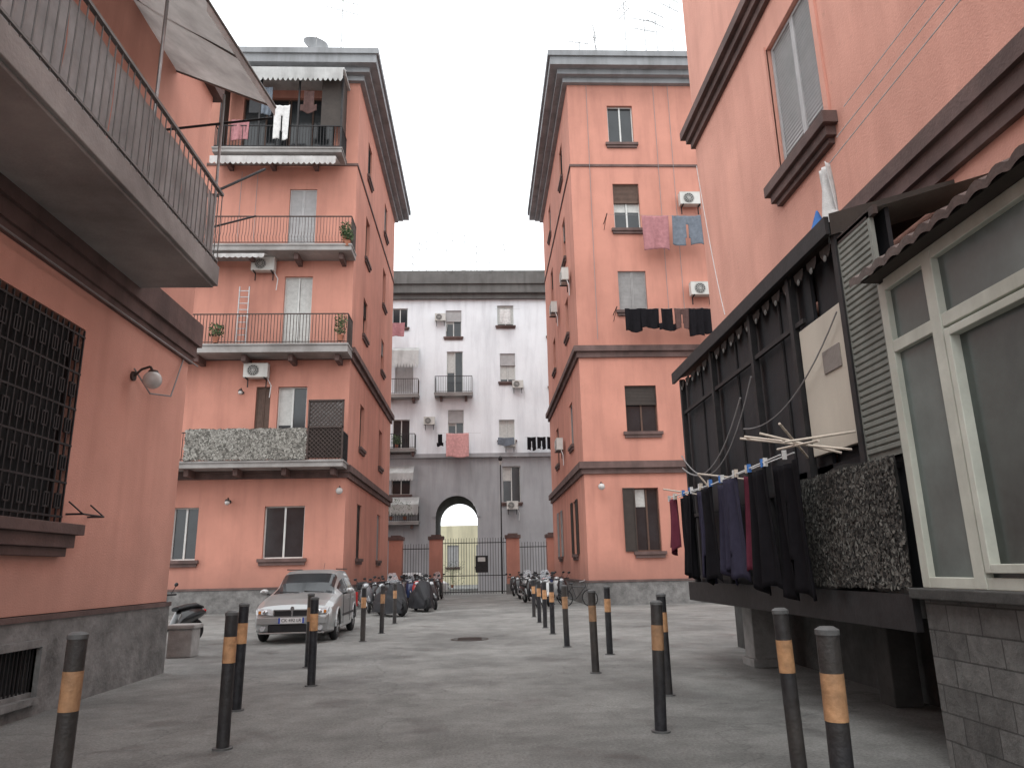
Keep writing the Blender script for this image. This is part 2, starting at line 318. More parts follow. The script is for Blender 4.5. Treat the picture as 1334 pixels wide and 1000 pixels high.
def scallop(F,s0,s1,n0,n1,z0,z1,m,drop=.3):
    q=MB(F); q.quad([(s0,n0,z0),(s1,n0,z0),(s1,n1,z1),(s0,n1,z1)],m)
    k=max(2,int((s1-s0)/.22)); vs=[]
    N=k*4
    for i in range(N+1):
        s=s0+(s1-s0)*i/N; vs+=[(s,n1+.01,z1),(s,n1+.01+.015*math.sin(i*.9),z1-drop*(.75+.25*abs(math.sin(i*math.pi/4))))]
    q.add(vs,[(2*i,2*i+2,2*i+3,2*i+1) for i in range(N)],m); return q
for args,lab in(((FL,-11.6,-6.2,.3,1.35,19.3,19.05,TRANS,.4),'white scalloped canvas awning under the top balcony'),((FL,-11.5,-6.0,.6,1.5,23.9,23.4,TRANS,.7),'whitish fabric cover over the top loggia'),((FL,-11.6,-9.0,.8,1.3,14.65,14.5,TRANS,.2),'rolled white canvas awning below a balcony'),((FG,-7.2,-4.7,.1,1.1,18.4,17.9,TRANS,1.4),'beige drop awning shading a pale grey balcony'),((FG,-7.0,-5.0,.1,1.0,9.1,8.5,TRANS,.6),'white awning above a lower window'),((FG,-7.2,-4.6,.1,1.0,6.8,6.2,TRANS,.8),'pale awning over a ground floor balcony')):
    tag(scallop(*args).obj('awning'),lab,'awning')
RH=[(6.3,7.3,2.05,4.6),(6.15,7.5,6.95,8.95),(6.15,7.4,12.35,14.2),(6.15,7.35,16.25,18.5),(6.1,7.3,20.6,22.6),(10.6,11.8,6.95,8.95),(10.6,11.8,12.35,14.2)]
RM=tall_block('tall salmon-pink apartment block with shuttered windows',4.25,16,RH,FRS,sideh,16)
window(RM,FL,6.3,7.3,2.05,4.6,'openleft',FRB,SHUTD,curtain=.3); window(RM,FL,6.15,7.5,6.95,8.95,'half',FRB,SHUTD); window(RM,FL,6.15,7.4,12.35,14.2,'shutter',FRW,SHUT)
window(RM,FL,6.15,7.35,16.25,18.5,'half',FRW,FRB,curtain=.6); window(RM,FL,6.1,7.3,20.6,22.6,'glass',FRW); window(RM,FL,10.6,11.8,6.95,8.95,'shutter'); window(RM,FL,10.6,11.8,12.35,14.2,'shutter')
for i,(a,b,c,d) in enumerate(sideh): window(RM,FRS,a,b,c,d,['open','shutter','glass','half','shutter'][i%5],FRB,[SHUTD,SHUT][i%2])
# ---- grey building with arch
GH=[(-6.9,-5.7,20.1,21.7),(-2.7,-1.45,19.3,21.5),(1.4,2.7,20.2,21.9),(-6.6,-5.2,14.8,18.2),(-2.6,-1.35,14.7,18.1),(1.55,2.75,15.6,17.9),(-6.7,-5.4,10.3,12.7),(-2.5,-1.3,11.0,13.4),(1.4,2.6,11.0,12.6),
    (5.4,6.6,19.3,21.5),(5.4,6.6,15.2,17.9),(5.4,6.6,11,13.3)]
GL=[(-6.7,-5.3,7.0,8.8),(1.6,2.95,6.3,9.0),(-3.4,-.3,-.1,6.85)]
GB=thing('apartment_building',(0,60,0),'pale grey apartment block with arched passageway','building')
w=MB(FG); facade(w,-16,16,10.0,22.4,GH,GREYW); facade(w,-16,16,0,9.7,GL,GREYD,.02)
cx,rr,zs=-1.85,1.55,5.3
for sgn in(-1,1):
    pts=[(cx+sgn*rr*math.cos(t*math.pi/2/8),0,zs+rr*math.sin(t*math.pi/2/8)) for t in range(9)]
    c=(cx+sgn*rr,0,6.85)
    for p,r_ in zip(pts,pts[1:]): w.quad([c,p,r_],GREYD)
w.T=I4
w.box(-16,-3.42,55.35,62,0,22.3,GREYD).box(-.28,16,55.35,62,0,22.3,GREYD).box(-3.42,-.28,55.35,62,6.9,22.3,GREYD)
w.obj('wall',GB)
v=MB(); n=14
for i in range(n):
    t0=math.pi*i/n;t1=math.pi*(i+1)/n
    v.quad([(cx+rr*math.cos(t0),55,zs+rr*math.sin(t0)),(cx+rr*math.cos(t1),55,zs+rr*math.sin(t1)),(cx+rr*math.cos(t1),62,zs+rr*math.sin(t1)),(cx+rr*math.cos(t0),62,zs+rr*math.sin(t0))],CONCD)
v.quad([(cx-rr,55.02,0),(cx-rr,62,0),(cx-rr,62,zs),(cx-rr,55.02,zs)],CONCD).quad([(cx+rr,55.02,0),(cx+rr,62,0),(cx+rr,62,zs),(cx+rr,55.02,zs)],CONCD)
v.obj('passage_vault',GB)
s=MB(FG)
for i in range(16):
    t0=math.pi*i/16;t1=math.pi*(i+1)/16
    A=[(cx+q*math.cos(t),nn,zs+q*math.sin(t)) for t in(t0,t1) for q in(rr,rr+.22) for nn in(0,.08)]
    s.add(A,[(1,3,7,5),(0,1,5,4),(2,3,7,6)],GREYD)
s.obj('arch_moulding',GB)
c=MB(); slabs(c,-16,16,55,62,[(.3,22.4,22.8),(.6,22.8,23.5),(.75,23.5,24.3),(.5,24.3,24.7)],mk('dark_grey_cornice',(.14,.135,.13),.9,.2,.6,.2,30,stain=(.07,.065,.06),stain_amt=.6)); c.obj('cornice',GB)
c=MB(FG); c.box(-16,16,-.1,.25,9.7,10.0,GREYD); c.obj('string_course',GB)
for i,h in enumerate(GH): window(GB,FG,*h,style=['glass','half','glass','shutter','glass','half'][i%6],fm=FRW,sm=[SHUTD,SHUTL][i%2],curtain=[0,.5,.9][i%3],sill=i not in(3,4))
window(GB,FG,*GL[0],style='half',sm=SHUT); window(GB,FG,*GL[1],style='glass',curtain=.4)
balcony(GB,FG,-3.5,-.6,14.6,.9,1.3,IRON,th=.25); balcony(GB,FG,-7.5,-4.7,14.5,1.0,1.2,IRONR,th=.25); balcony(GB,FG,-7.5,-4.9,10.35,1.0,1.1,IRON,th=.25); balcony(GB,FG,-7.5,-4.6,5.0,1.0,1.1,IRON,th=.25)
BB=thing('courtyard_building',(-2,80,0),'cream building lit beyond the arched passage','building')
F8=FR((0,78,0),(1,0,0),(0,-1,0)); bh=[(-3.6,-2.4,1.8,4.0),(-.6,.6,1.8,4.0)]
w=MB(F8); facade(w,-12,8,0,6,bh,CREAM); w.T=I4; w.box(-12,8,78.35,84,0,6,CREAM); w.obj('wall',BB)
for h in bh: window(BB,F8,*h,style='shutter',sm=SHUTL)
# ------------------------------------------------------------ ground
g=MB(); g.quad([(-300,-100,0),(300,-100,0),(300,500,0),(-300,500,0)],ASPH); tag(g.obj('ground'),'worn grey asphalt courtyard with stains',None,kind='structure')
def cover(x,y,r,lab):
    m_=MB(); nn=28
    m_.add([(x+.93*r*math.cos(2*math.pi*i/nn),y+.93*r*math.sin(2*math.pi*i/nn),.008) for i in range(nn)],[tuple(range(nn))],CONCD)
    m_.torus((x,y,.006),(0,0,1),r,.015,IRONR,28,6,.4)
    for i in range(-3,4): m_.box(x-r*.65,x+r*.65,y+i*r*.22-.012,y+i*r*.22+.012,.009,.013,IRONR)
    tag(m_.obj('manhole_cover'),lab,'manhole cover')
cover(-.28,16.7,.4,'round iron manhole cover set in asphalt')
# ------------------------------------------------------------ bollards
def bollard0():
    e=thing('bollard',(-2.25,6.96,0),'black steel bollard with a faded orange band','bollard','bollards lining the driveway'); x,y=e.location[:2]
    q=MB(); q.cyl((x,y,0),(x,y,.70),.055,BOLB,16); q.cyl((x,y,.92),(x,y,1.10),.055,BOLB,16); q.cyl((x,y,0),(x,y,.015),.085,BOLG,16); q.obj('post',e)
    MB().cyl((x,y,.70),(x,y,.92),.0565,BOLY,16).obj('orange_band',e)
    MB().cyl((x,y,1.10),(x,y,1.125),.059,BOLG,16).cyl((x,y,1.125),(x,y,1.14),.059,BOLG,16,r1=.035).obj('cap',e)
    return e
b0=bollard0(); kids=[c for c in b0.children]
for i,(x,y,tx,ty) in enumerate([(-2.43,4.7,.5,0),(-2.73,8.81,0,.8),(-2.29,10.5,0,0),(-2.79,12.5,.6,0),(-2.6,16.8,0,0),(-2.46,18.8,1,0),(-2.54,22.2,0,0),(1.72,3.8,0,-.6),(2.18,5.46,0,-1.2),(1.6,7.1,1,-1.5),(2.14,9.0,0,-.5),(1.6,11.0,0,-.8),(2.18,13.2,0,0),(1.6,14.6,1,0),(1.6,17.5,0,0),(1.58,19.3,0,1),(1.58,21.2,0,0),(1.6,23.7,0,0)]):
    e=b0.copy(); e.location=(x,y,0); e.rotation_euler=(math.radians(tx),math.radians(ty),R(0,6)); COL.objects.link(e)
    for k in kids:
        c=k.copy(); COL.objects.link(c); c.parent=e; c.matrix_parent_inverse=k.matrix_parent_inverse.copy()
# ------------------------------------------------------------ gate
def gpillar(x):
    q=MB(); q.box(x-.4,x+.4,45.6,46.4,.6,3.3,PINK).box(x-.43,x+.43,45.57,46.43,0,.6,STONE).box(x-.48,x+.48,45.52,46.48,3.3,3.5,TRIM).box(x-.3,x+.3,45.7,46.3,3.5,3.6,TRIM)
    return tag(q.obj('gate_pillar'),'pink masonry gate pillar with dark cap','pillar','gate pillars')
for x in(-5.25,-2.8,1.9,4.4): gpillar(x)
def grille(name,x0,x1,lab,cat,h=3.1):
    e=thing(name,((x0+x1)/2,46,0),lab,cat); q=MB()
    for z in(.15,1.1,h-.35): q.box(x0,x1,45.98,46.02,z,z+.05,IRON)
    k=int((x1-x0)/.16)
    for i in range(k+1):
        x=x0+(x1-x0)*i/k; q.box(x-.013,x+.013,45.987,46.013,.05,h-.05*abs(math.sin(i)),IRON)
    q.obj('bars',e); return e
grille('iron_fence',-4.85,-3.2,'dark iron fence panel between pink pillars','fence'); grille('iron_fence',2.3,4.0,'dark iron fence panel between pink pillars','fence')
gt=grille('iron_gate',-2.4,1.5,'tall see-through dark iron gate between pillars','gate',3.4)
MB().box(-.4,.35,45.9,45.94,1.3,2.3,IRON).obj('lock_plate',gt); MB().box(-.25,.2,45.87,45.895,1.95,2.2,FRW).obj('white_sign',gt)
# ------------------------------------------------------------ AC units
def ac(x,y,z,F=None,w=.85,lab='white air conditioner unit on a pink wall'):
    e=thing('air_conditioner',(x,y,z),lab,'air conditioner','air conditioners on the facades')
    T=Matrix.Translation((x,y,z)) if F is None else Matrix.Translation((x,y,z))@F
    MB(T).box(-w/2,w/2,-.32,0,0,.6,ACW).box(-w/2-.01,w/2+.01,-.33,0,.57,.61,ACW).obj('housing',e,bev=.02)
    q=MB(T); q.cyl((-.1,-.325,.3),(-.1,-.335,.3),.24,ACF,20); 
    for r in(.08,.15,.22): q.torus((-.1,-.345,.3),(0,1,0),r,.008,ACW,20,4)
    for i in range(6):
        t=i*math.pi/6; q.cyl((-.1-.24*math.cos(t),-.345,.3-.24*math.sin(t)),(-.1+.24*math.cos(t),-.345,.3+.24*math.sin(t)),.006,ACW,4)
    q.obj('fan_grille',e)
    MB(T).box(-w/2+.1,-w/2+.14,-.36,.02,-.05,0,IRON).box(w/2-.14,w/2-.1,-.36,.02,-.05,0,IRON).box(-w/2+.1,-w/2+.14,-.02,.02,-.35,-.05,IRON).box(w/2-.14,w/2-.1,-.02,.02,-.35,-.05,IRON).tube([(w/2-.05,-.1,0),(w/2+.1,-.03,-.3),(w/2+.05,-.02,-.8)],.02,CABW,6).obj('bracket',e)
    return e
for x,z in((-9.3,14.1),(-9.3,9.35),(9.6,17.25),(9.75,12.9)): ac(x,29.85,z,w=1.0)
for x,z in((-3.1,20.5),(-3.9,12.2),(2.3,5.75),(2.9,15.0),(2.2,10.4)): ac(x,54.85,z,lab='white air conditioner unit on a grey facade')
for y,z in((36.5,7.2),(31.6,14.3),(36.8,14.6)): ac(4.12,y,z,RZ(-90),lab='white air conditioner on the side wall')
# ------------------------------------------------------------ cloths
def cloth(o,d,w,l,m,shape='towel',name='garment',lab='garment',fold=.04,seed=0):
    d=Vector(d).normalized(); nrm=Vector((-d.y,d.x,0)); o=Vector(o); nx,nz=22,20; rnd=random.Random(seed); ph=rnd.uniform(0,6); k=rnd.uniform(7,12)
    def P(i,j):
        s=i/nx; t=j/nz; a=fold*(.3+t)*math.sin(s*k+ph+t*1.3)+fold*.4*math.sin(s*k*2.3+ph*2)
        sag=.03*math.sin(s*math.pi)+ t*.05*math.sin(s*7+ph)
        ww=w*(1-.1*t*math.sin(ph)); return tuple(o+d*((s-.5)*ww+w*.5)+nrm*a+Vector((0,0,-l*t-sag)))
    def keep(s,t):
        if shape=='trousers': return t<.3 or abs(s-.5)>.03+.05*t
        if shape=='shirt': return t>.72 or .2<s<.8
        return True
    q=MB(); vs=[P(i,j) for j in range(nz+1) for i in range(nx+1)]; fs=[]
    for j in range(nz):
        for i in range(nx):
            if keep((i+.5)/nx,(j+.5)/nz): a=j*(nx+1)+i; fs.append((a,a+1,a+nx+2,a+nx+1))
    q.add(vs,fs,m,True); ob=q.obj(name)
    md=ob.modifiers.new('thick','SOLIDIFY'); md.thickness=.008
    return tag(ob,lab,'laundry','laundry hung out to dry')
def line(pts,r=.006,m=CABLE,name='clothes_line',lab='thin clothes line strung along the wall',cat='clothes line'):
    return tag(MB().tube(pts,r,m,5).obj(name),lab,cat)
line([(5.6,29.2,16.55),(8.5,29.2,16.48),(11,29.2,16.55)]);
cloth((7.2,29.2,16.5),(1,0,0),1.2,1.6,CROSE,'towel','towel','rose checked cloth pegged on a line',seed=1); cloth((8.55,29.2,16.5),(1,0,0),1.3,1.4,CGRY,'trousers','trousers','grey blue trousers pegged on a line',seed=2)
line([(5.8,29.2,12.2),(8,29.2,12.12),(11,29.2,12.2)])
xs=6.2
for i in range(6):
    w_=R(.6,.8); cloth((xs,29.2,12.15),(1,0,0),w_,R(.85,1.3),[CBLK,CBLK,CBLK,CBRN,CBLK,CBLK][i],['towel','towel','shirt','trousers'][i%4],'dark_garment','dark garment pegged on a wall line',seed=10+i); xs+=w_-.05
def bracket(x,y,z,L_=.9):
    return tag(MB().tube([(x,30,z),(x,30-L_,z+.05)],.02,IRON).tube([(x,30,z-.3),(x,30-L_,z+.05)],.012,IRON).obj('line_bracket'),'iron bracket holding a clothes line','bracket','clothes line brackets')
for x,z in((5.65,16.5),(5.85,12.15),(10.5,16.5),(10.5,12.15)): bracket(x,30,z)
line([(-3.4,54.2,11.45),(0,54.2,11.45)]); cloth((-2.6,54.2,11.45),(1,0,0),1.7,1.8,CRED,'towel','blanket','pale coral blanket hung on grey facade',seed=30); cloth((-3.3,54.2,11.4),(1,0,0),.5,.9,CBLK,'shirt','dark_garment','dark shirt on a clothes line',seed=31)
line([(3.3,54.3,11.1),(7,54.3,11.1)])
for i in range(3): cloth((3.5+i*.75,54.3,11.1),(1,0,0),.65,R(.8,1.1),CBLK,'trousers','dark_garment','dark trousers hung on grey facade',seed=33+i)
line([(1.2,54.2,21.3),(3.2,54.2,21.3)]); cloth((1.6,54.2,21.3),(1,0,0),.8,1.2,CWHT,'towel','towel','white towel hung by a high window',seed=38)
cloth((1.3,54.3,11.1),(1,0,0),1.2,.6,CGRY,'towel','towel','grey towel hung by a window',seed=37)
cloth((-7.0,54.1,20.2),(1,0,0),1.2,1.1,CROSE,'towel','towel','pink towel hung below a window',seed=39)
cloth((-9.6,28.8,22.6),(1,0,0),.45,1.4,CGRY,'towel','towel','grey cloth hanging in the top loggia',seed=40); cloth((-9.0,28.7,21.6),(1,0,0),.7,1.7,CWHT,'trousers','trousers','white trousers hanging in the top loggia',seed=41)
cloth((-7.9,28.9,22.5),(1,0,0),.7,1.1,CBRN,'shirt','garment','brown shirt hanging in the top loggia',seed=42); cloth((-10.9,28.9,21.0),(1,0,0),.8,1.0,CROSE,'towel','towel','rose towel over the loggia railing',seed=43)
# ------------------------------------------------------------ flecked screens
def leafy(F,s0,s1,z0,z1,n,lab,count,dens,size,mats):
    q=MB(F)
    k=int((s1-s0)/.06); vs=[];
    for i in range(k+1):
        s=s0+(s1-s0)*i/k
        for j in range(6): vs.append((s,n+.015*math.sin(s*3.1)+.01*math.sin(s*9+j),z0+(z1-z0)*j/5+(.02*math.sin(s*5) if j in(0,5) else 0)))
    q.add(vs,[(i*6+j,(i+1)*6+j,(i+1)*6+j+1,i*6+j+1) for i in range(k) for j in range(5)],mats[2],True)
    rnd=random.Random(5)
    for _ in range(count):
        s=rnd.uniform(s0,s1);z=rnd.uniform(z0+.02,z1-.02);a=rnd.uniform(0,6.28);L_=size*rnd.uniform(.5,1.6);ws=L_*rnd.uniform(.3,.6)
        w_=.5+.5*math.sin(s*4.3+1)*math.sin(z*6.1+s*2); nn=n+.015*math.sin(s*3.1)+.013+rnd.uniform(0,.012)
        dx,dz=math.cos(a),math.sin(a)
        q.add([(s-dx*L_,nn,z-dz*L_),(s-dz*ws,nn+.003,z+dx*ws),(s+dx*L_,nn+.002,z+dz*L_),(s+dz*ws,nn,z-dx*ws)],[(0,1,2,3)],mats[rnd.choices((0,1,2),(dens[0]*(.2+w_),dens[1],dens[2]))[0]])
    return tag(q.obj('privacy_screen'),lab,'privacy screen')
leafy(FL,-11.6,-6.9,5.8,7.05,1.2,'pale flecked privacy screen on a balcony railing',7000,(5,4,3),.05,NETL)
q=MB(FL)
for i in range(-18,20):
    a=-6.85+i*.17
    for sg in(1,-1):
        x0,x1=a,a+sg*2.3; za,zb=5.85,8.15; lo,hi=-6.85,-5.5
        t0=(lo-x0)/(x1-x0);t1=(hi-x0)/(x1-x0); ta,tb=max(0,min(t0,t1)),min(1,max(t0,t1))
        if tb>ta+.01: q.cyl((x0+(x1-x0)*ta,1.16,za+(zb-za)*ta),(x0+(x1-x0)*tb,1.16,za+(zb-za)*tb),.02,IRONR,4)
q.box(-6.88,-6.82,1.12,1.2,5.8,8.18,IRONR).box(-5.52,-5.46,1.12,1.2,5.8,8.18,IRONR).box(-6.88,-5.46,1.12,1.2,8.14,8.2,IRONR).box(-6.88,-5.46,1.12,1.2,7.05,7.11,IRONR).box(-6.82,-5.52,1.1,1.12,7.1,8.14,SHUT).box(-6.82,-5.52,1.1,1.12,5.85,7.05,SHUTD)
tag(q.obj('lattice_panel'),'diamond lattice panel at a balcony corner','lattice panel')
def plant(x,y,z,h=.6,r=.3,lab='leafy potted plant on a balcony'):
    e=thing('potted_plant',(x,y,z),lab,'plant','potted plants on balconies')
    MB().cyl((x,y,z),(x,y,z+.25),.1,POT,12,r1=.14).obj('pot',e); q=MB(); rnd=random.Random(int(x*100+z))
    for i in range(7): 
        a=rnd.uniform(0,6.28); q.tube([(x,y,z+.2),(x+.1*math.cos(a),y+.1*math.sin(a),z+.2+h*.5),(x+r*.8*math.cos(a),y+r*.8*math.sin(a),z+.2+h*rnd.uniform(.5,1))],.008,LEAFA,4)
    for i in range(220):
        a=rnd.uniform(0,6.28);rr_=r*math.sqrt(rnd.random());c=Vector((x+rr_*math.cos(a),y+rr_*math.sin(a),z+.3+h*rnd.random())); u_=Vector((rnd.uniform(-1,1),rnd.uniform(-1,1),rnd.uniform(-1,1))).normalized()*.06; v_=u_.orthogonal().normalized()*.03
        q.add([tuple(c-u_),tuple(c+v_),tuple(c+u_),tuple(c-v_)],[(0,1,2,3)],rnd.choice((LEAFA,LEAFA,LEAFB)))
    q.obj('foliage',e)
for p in((-5.7,28.95,15.1,.6,.25),(-5.75,28.95,10.7,.8,.25),(-5.6,28.9,14.9,.4,.25),(-10.8,28.95,10.65,.5,.3),(-6.6,54.2,5.1,1.2,.8),(-5.6,54.3,5.1,1.0,.7),(-6.3,54.3,10.4,.7,.4),(-2.6,66,0,2.0,1.2)): plant(*p)
q=MB()
for dx in(-.2,.2): q.box(-9.95+dx-.02,-9.95+dx+.02,29.4,29.45,10.6,13.3,METAL)
for i in range(9): q.box(-10.13,-9.77,29.41,29.44,10.85+i*.28,10.88+i*.28,METAL)
tag(q.obj('ladder'),'aluminium ladder leaning on a balcony wall','ladder')
# ------------------------------------------------------------ wall lamps
def lamp(x,y,z,F,lab,r=.14):
    e=thing('wall_lamp',(x,y,z),lab,'wall lamp','wall lamps'); T=Matrix.Translation((x,y,z))@F
    MB(T).cyl((0,0,0),(0,-.03,0),.07,IRONR,12).tube([(0,-.03,0),(0,-.12,.1),(0,-.24,.14),(0,-.29,.06)],.018,IRONR,8).cyl((0,-.29,.08),(0,-.29,.0),.06,IRONR,12,r1=.1).obj('bracket_arm',e)
    MB(T).ell((0,-.29,-.06),r,r,r,LAMPG,16,10).obj('globe',e)
lamp(-5.0,10.35,4.25,RZ(90),'small round lamp on a curved wall arm',.13)
lamp(-5.7,29.98,4.7,I4,'small globe lamp beside the corner'); lamp(4.9,29.98,4.7,I4,'small globe lamp beside the corner'); lamp(-10.1,29.98,4.3,I4,'small globe lamp on the pink wall',.1); lamp(-9.9,29.98,8.8,I4,'small dark lamp under a balcony',.09)
# ------------------------------------------------------------ LN near left building
LN=thing('apartment_building',(-9,5,0),'near salmon-pink building with stone base','building')
w=MB(FLN); H=[(7.3,9.02,2.08,4.5),(7.7,8.8,.25,.75),(5.2,6.6,5.8,8.4),(8.0,8.9,5.8,8.3)]
facade(w,-4,12.25,1.07,11.0,H,PINKN,.25); w.T=I4
w.quad([(-5,12.25,0),(-14,12.25,0),(-14,12.25,11),(-5,12.25,11)],PINKN).quad([(-5,-4,0),(-14,-4,0),(-14,-4,11),(-5,-4,11)],PINKN).quad([(-14,-4,0),(-14,12.25,0),(-14,12.25,11),(-14,-4,11)],PINKN)
w.obj('wall',LN); MB().box(-13.7,-5.3,-3.7,12.0,.2,10.8,DARK).obj('interior',LN)
s=MB(FR((-4.96,0,0),(0,1,0),(1,0,0))); facade(s,-4,12.29,0,1.0,[(7.7,8.8,.25,.75)],STONE,.2); s.box(-4,12.31,-.04,.02,1.0,1.06,TRIM); s.T=I4; s.quad([(-4.96,12.29,0),(-14,12.29,0),(-14,12.29,1.0),(-4.96,12.29,1.0)],STONE); s.obj('stone_base',LN)
c=MB(FLN); c.box(-4,12.3,-.05,.05,4.98,5.1,TRIM).box(-4,12.34,-.05,.09,5.1,5.3,TRIM).box(-4,12.4,-.05,.15,5.3,5.7,TRIM); c.obj('string_course',LN)
c=MB(FLN); c.box(-4,12.4,-9,.15,10.2,10.7,TRIM); c.box(-4,12.3,-9,.05,11.0,11.1,TRIM); c.obj('roof',LN)
o=window(LN,FLN,7.3,9.02,2.08,4.5,'glass',FRB,sill=False,depth=.24)
q=MB(FLN); q.box(7.0,9.2,-.05,.2,1.95,2.075,TRIM).box(7.1,9.12,-.05,.14,1.8,1.95,TRIM).box(7.2,9.05,-.05,.09,1.7,1.8,TRIM).obj('sill',o,bev=.008)
q=MB(FLN)
for i in range(15):
    s_=7.32+i*1.68/14; q.box(s_-.01,s_+.01,-.01,.01,2.1,4.48,IRON)
for z in(2.15,2.55,3.0,3.45,3.9,4.38): q.box(7.3,9.02,-.012,.012,z,z+.025,IRON)
for i in range(7):
    for j in range(5):
        s_=7.44+i*.24; z=2.25+j*.45; q.box(s_-.05,s_+.05,-.012,.012,z,z+.02,IRON).box(s_-.05,s_+.05,-.012,.012,z+.16,z+.18,IRON).box(s_-.06,s_-.042,-.012,.012,z,z+.18,IRON).box(s_+.042,s_+.06,-.012,.012,z,z+.18,IRON)
q.box(7.3,9.02,-.16,-.15,2.1,4.48,DARK)
q.obj('security_grille',o)
q=MB(FLN); q.box(7.62,8.88,-.02,.1,.72,.8,STONE).box(7.62,7.7,-.02,.1,.2,.72,STONE).box(8.8,8.88,-.02,.1,.2,.72,STONE).box(7.62,8.88,-.02,.12,.13,.2,STONE)
for i in range(16): q.box(7.73+i*.07,7.742+i*.07,0,.02,.2,.72,IRON)
q.box(7.7,8.8,-.12,-.1,.2,.74,DARK)
q.obj('cellar_vent',LN)
window(LN,FLN,5.2,6.6,5.8,8.4,'shutter',FRB,SHUTD,sill=False); window(LN,FLN,8.0,8.9,5.8,8.3,'glass',FRB,sill=False)
q=MB(FLN); q.tube([(9.1,0,2.2),(9.1,.2,2.2),(9.6,.2,2.2),(9.6,0,2.2)],.012,IRON).tube([(9.1,.02,2.35),(9.1,.2,2.2)],.01,IRON).tube([(9.6,.02,2.35),(9.6,.2,2.2)],.01,IRON); tag(q.obj('flower_box_bracket'),'empty iron flower box bracket on wall','bracket')
b=MB(FLN); b.box(.5,10.0,0,1.17,5.46,5.72,SLAB).box(.5,10.05,1.1,1.22,5.5,5.8,SLAB).box(10.0,10.05,0,1.1,5.5,5.8,SLAB); bo=b.obj('balcony',LN,bev=.01)
r_=rails(FLN,.55,10.0,1.19,5.8,6.95,RAILG,.14,r=.006); 
r_.box(9.98,10.02,0,1.14,6.91,6.95,RAILG)
for i in range(10): r_.box(9.994,10.006,.12*i,.12*i+.012,5.8,6.92,RAILG)
r_.obj('railing',bo)
q=MB(FLN); s_=.6; k=0
while s_<9.9:
    e_=min(s_+.9,9.93); nn=12; vs=[]
    for i in range(nn+1):
        a_=s_+(e_-.02-s_)*i/nn; wv=.012*math.sin(a_*9)+.008*math.sin(a_*23)
        vs+=[(a_,1.14+wv,5.86),(a_,1.15-wv,6.3),(a_,1.14+wv*.5,6.84-.03*abs(math.sin(a_*3)))]
    q.add(vs,[(3*i+j,3*i+3+j,3*i+4+j,3*i+1+j) for i in range(nn) for j in(0,1)],FROST,True); s_=e_
q.obj('frosted_panel',bo)
q=MB(FLN)
for s_ in(7.9,9.97,4.2): q.cyl((s_,1.1,5.8),(s_,1.1,8.62),.022,METAL,8)
q.tube([(9.97,1.14,7.0),(10.9,1.5,7.9)],.02,IRON).tube([(9.97,.2,8.0),(10.3,1.75,8.45)],.02,IRON).tube([(9.97,1.1,6.4),(10.6,1.5,6.9)],.015,IRON)
q.obj('canopy_post',LN)
cp=MB(); A=[(-5,.5,9.6),(-5,10.7,9.6),(-3.15,10.1,8.5),(-3.4,7.9,8.5),(-3.65,5.0,8.5),(-3.75,.5,8.5)]
cp.quad(A,CANOPY)
for a_,b_ in zip(A[1:],A[2:]): cp.cyl(a_,b_,.022,RAILG,6)
for yy,xx in((9,-3.3),(7,-3.5),(5,-3.68),(3,-3.7)): cp.tube([(-5,yy,9.57),(xx,yy,8.48)],.016,RAILG)
cp.quad([(-3.15,10.1,8.5),(-3.4,7.9,8.5),(-3.4,7.9,8.34),(-3.15,10.1,8.34)],CANOPY)
tag(cp.obj('canopy'),'weathered grey-beige plastic canopy above a balcony','canopy')
cloth((-4.6,5.6,8.3),(0,1,0),1.5,1.5,CBRN,'towel','blanket','dark blanket hanging inside the near balcony',seed=51)
line([(-4.98,12.0,5.0),(-4.88,11.4,4.2),(-4.93,10.8,4.1),(-4.96,10.3,4.35)],.012,CABLE,'wall_cable','drooping cable beside the wall lamp','cable')
line([(-4.86,-1,4.94),(-4.86,12.3,4.94)],.012,CABLE,'wall_cable','cable running beneath the string course','cable')
tag(MB().box(-5.8,-5.35,14.4,14.8,0,.5,CONC).box(-5.84,-5.31,14.36,14.84,.5,.58,CONC).obj('low_wall',bev=.02),'small grey concrete block beside the near building','wall')
# ------------------------------------------------------------ RN near right building
RN=thing('apartment_building',(9,5,0),'near salmon-pink building with verandas','building')
w=MB(FRN); H=[(8.45,10.0,7.2,9.55)]
facade(w,-4,13.85,0,16,H,PINKN,.22); w.T=I4
w.quad([(4.7,13.85,0),(14,13.85,0),(14,13.85,16),(4.7,13.85,16)],PINKN).quad([(4.7,-4,0),(14,-4,0),(14,-4,16),(4.7,-4,16)],PINKN).quad([(14,-4,0),(14,13.85,0),(14,13.85,16),(14,-4,16)],PINKN)
w.obj('wall',RN); MB().box(5,13.7,-3.7,13.6,.2,16.2,DARK).obj('interior',RN)
MB(FRN).box(-4,13.9,-.05,.05,0,1.0,CONCD).obj('stone_base',RN)  # wall foot coloured dark to stand in for shade under the deck
window(RN,FRN,8.45,10.0,7.2,9.55,'shutter',FRW,SHUTL,depth=.2,sill=False)
MB(FRN).box(8.2,10.25,-.03,.2,7.02,7.195,TRIM).box(8.28,10.17,-.03,.14,6.88,7.02,TRIM).box(8.35,10.1,-.03,.08,6.8,6.88,TRIM).obj('window_ledge',RN,bev=.008)
MB(FRN).box(8.33,8.45,-.02,.035,7.2,9.6,PINKN).box(10.0,10.12,-.02,.035,7.2,9.6,PINKN).obj('window_surround',RN)
c=MB(FRN); c.box(-4,13.9,-.05,.07,5.15,5.3,TRIM).box(-4,13.95,-.05,.13,5.3,5.5,TRIM).box(-4,14.0,-.05,.19,5.5,5.7,TRIM); c.obj('string_course',RN)
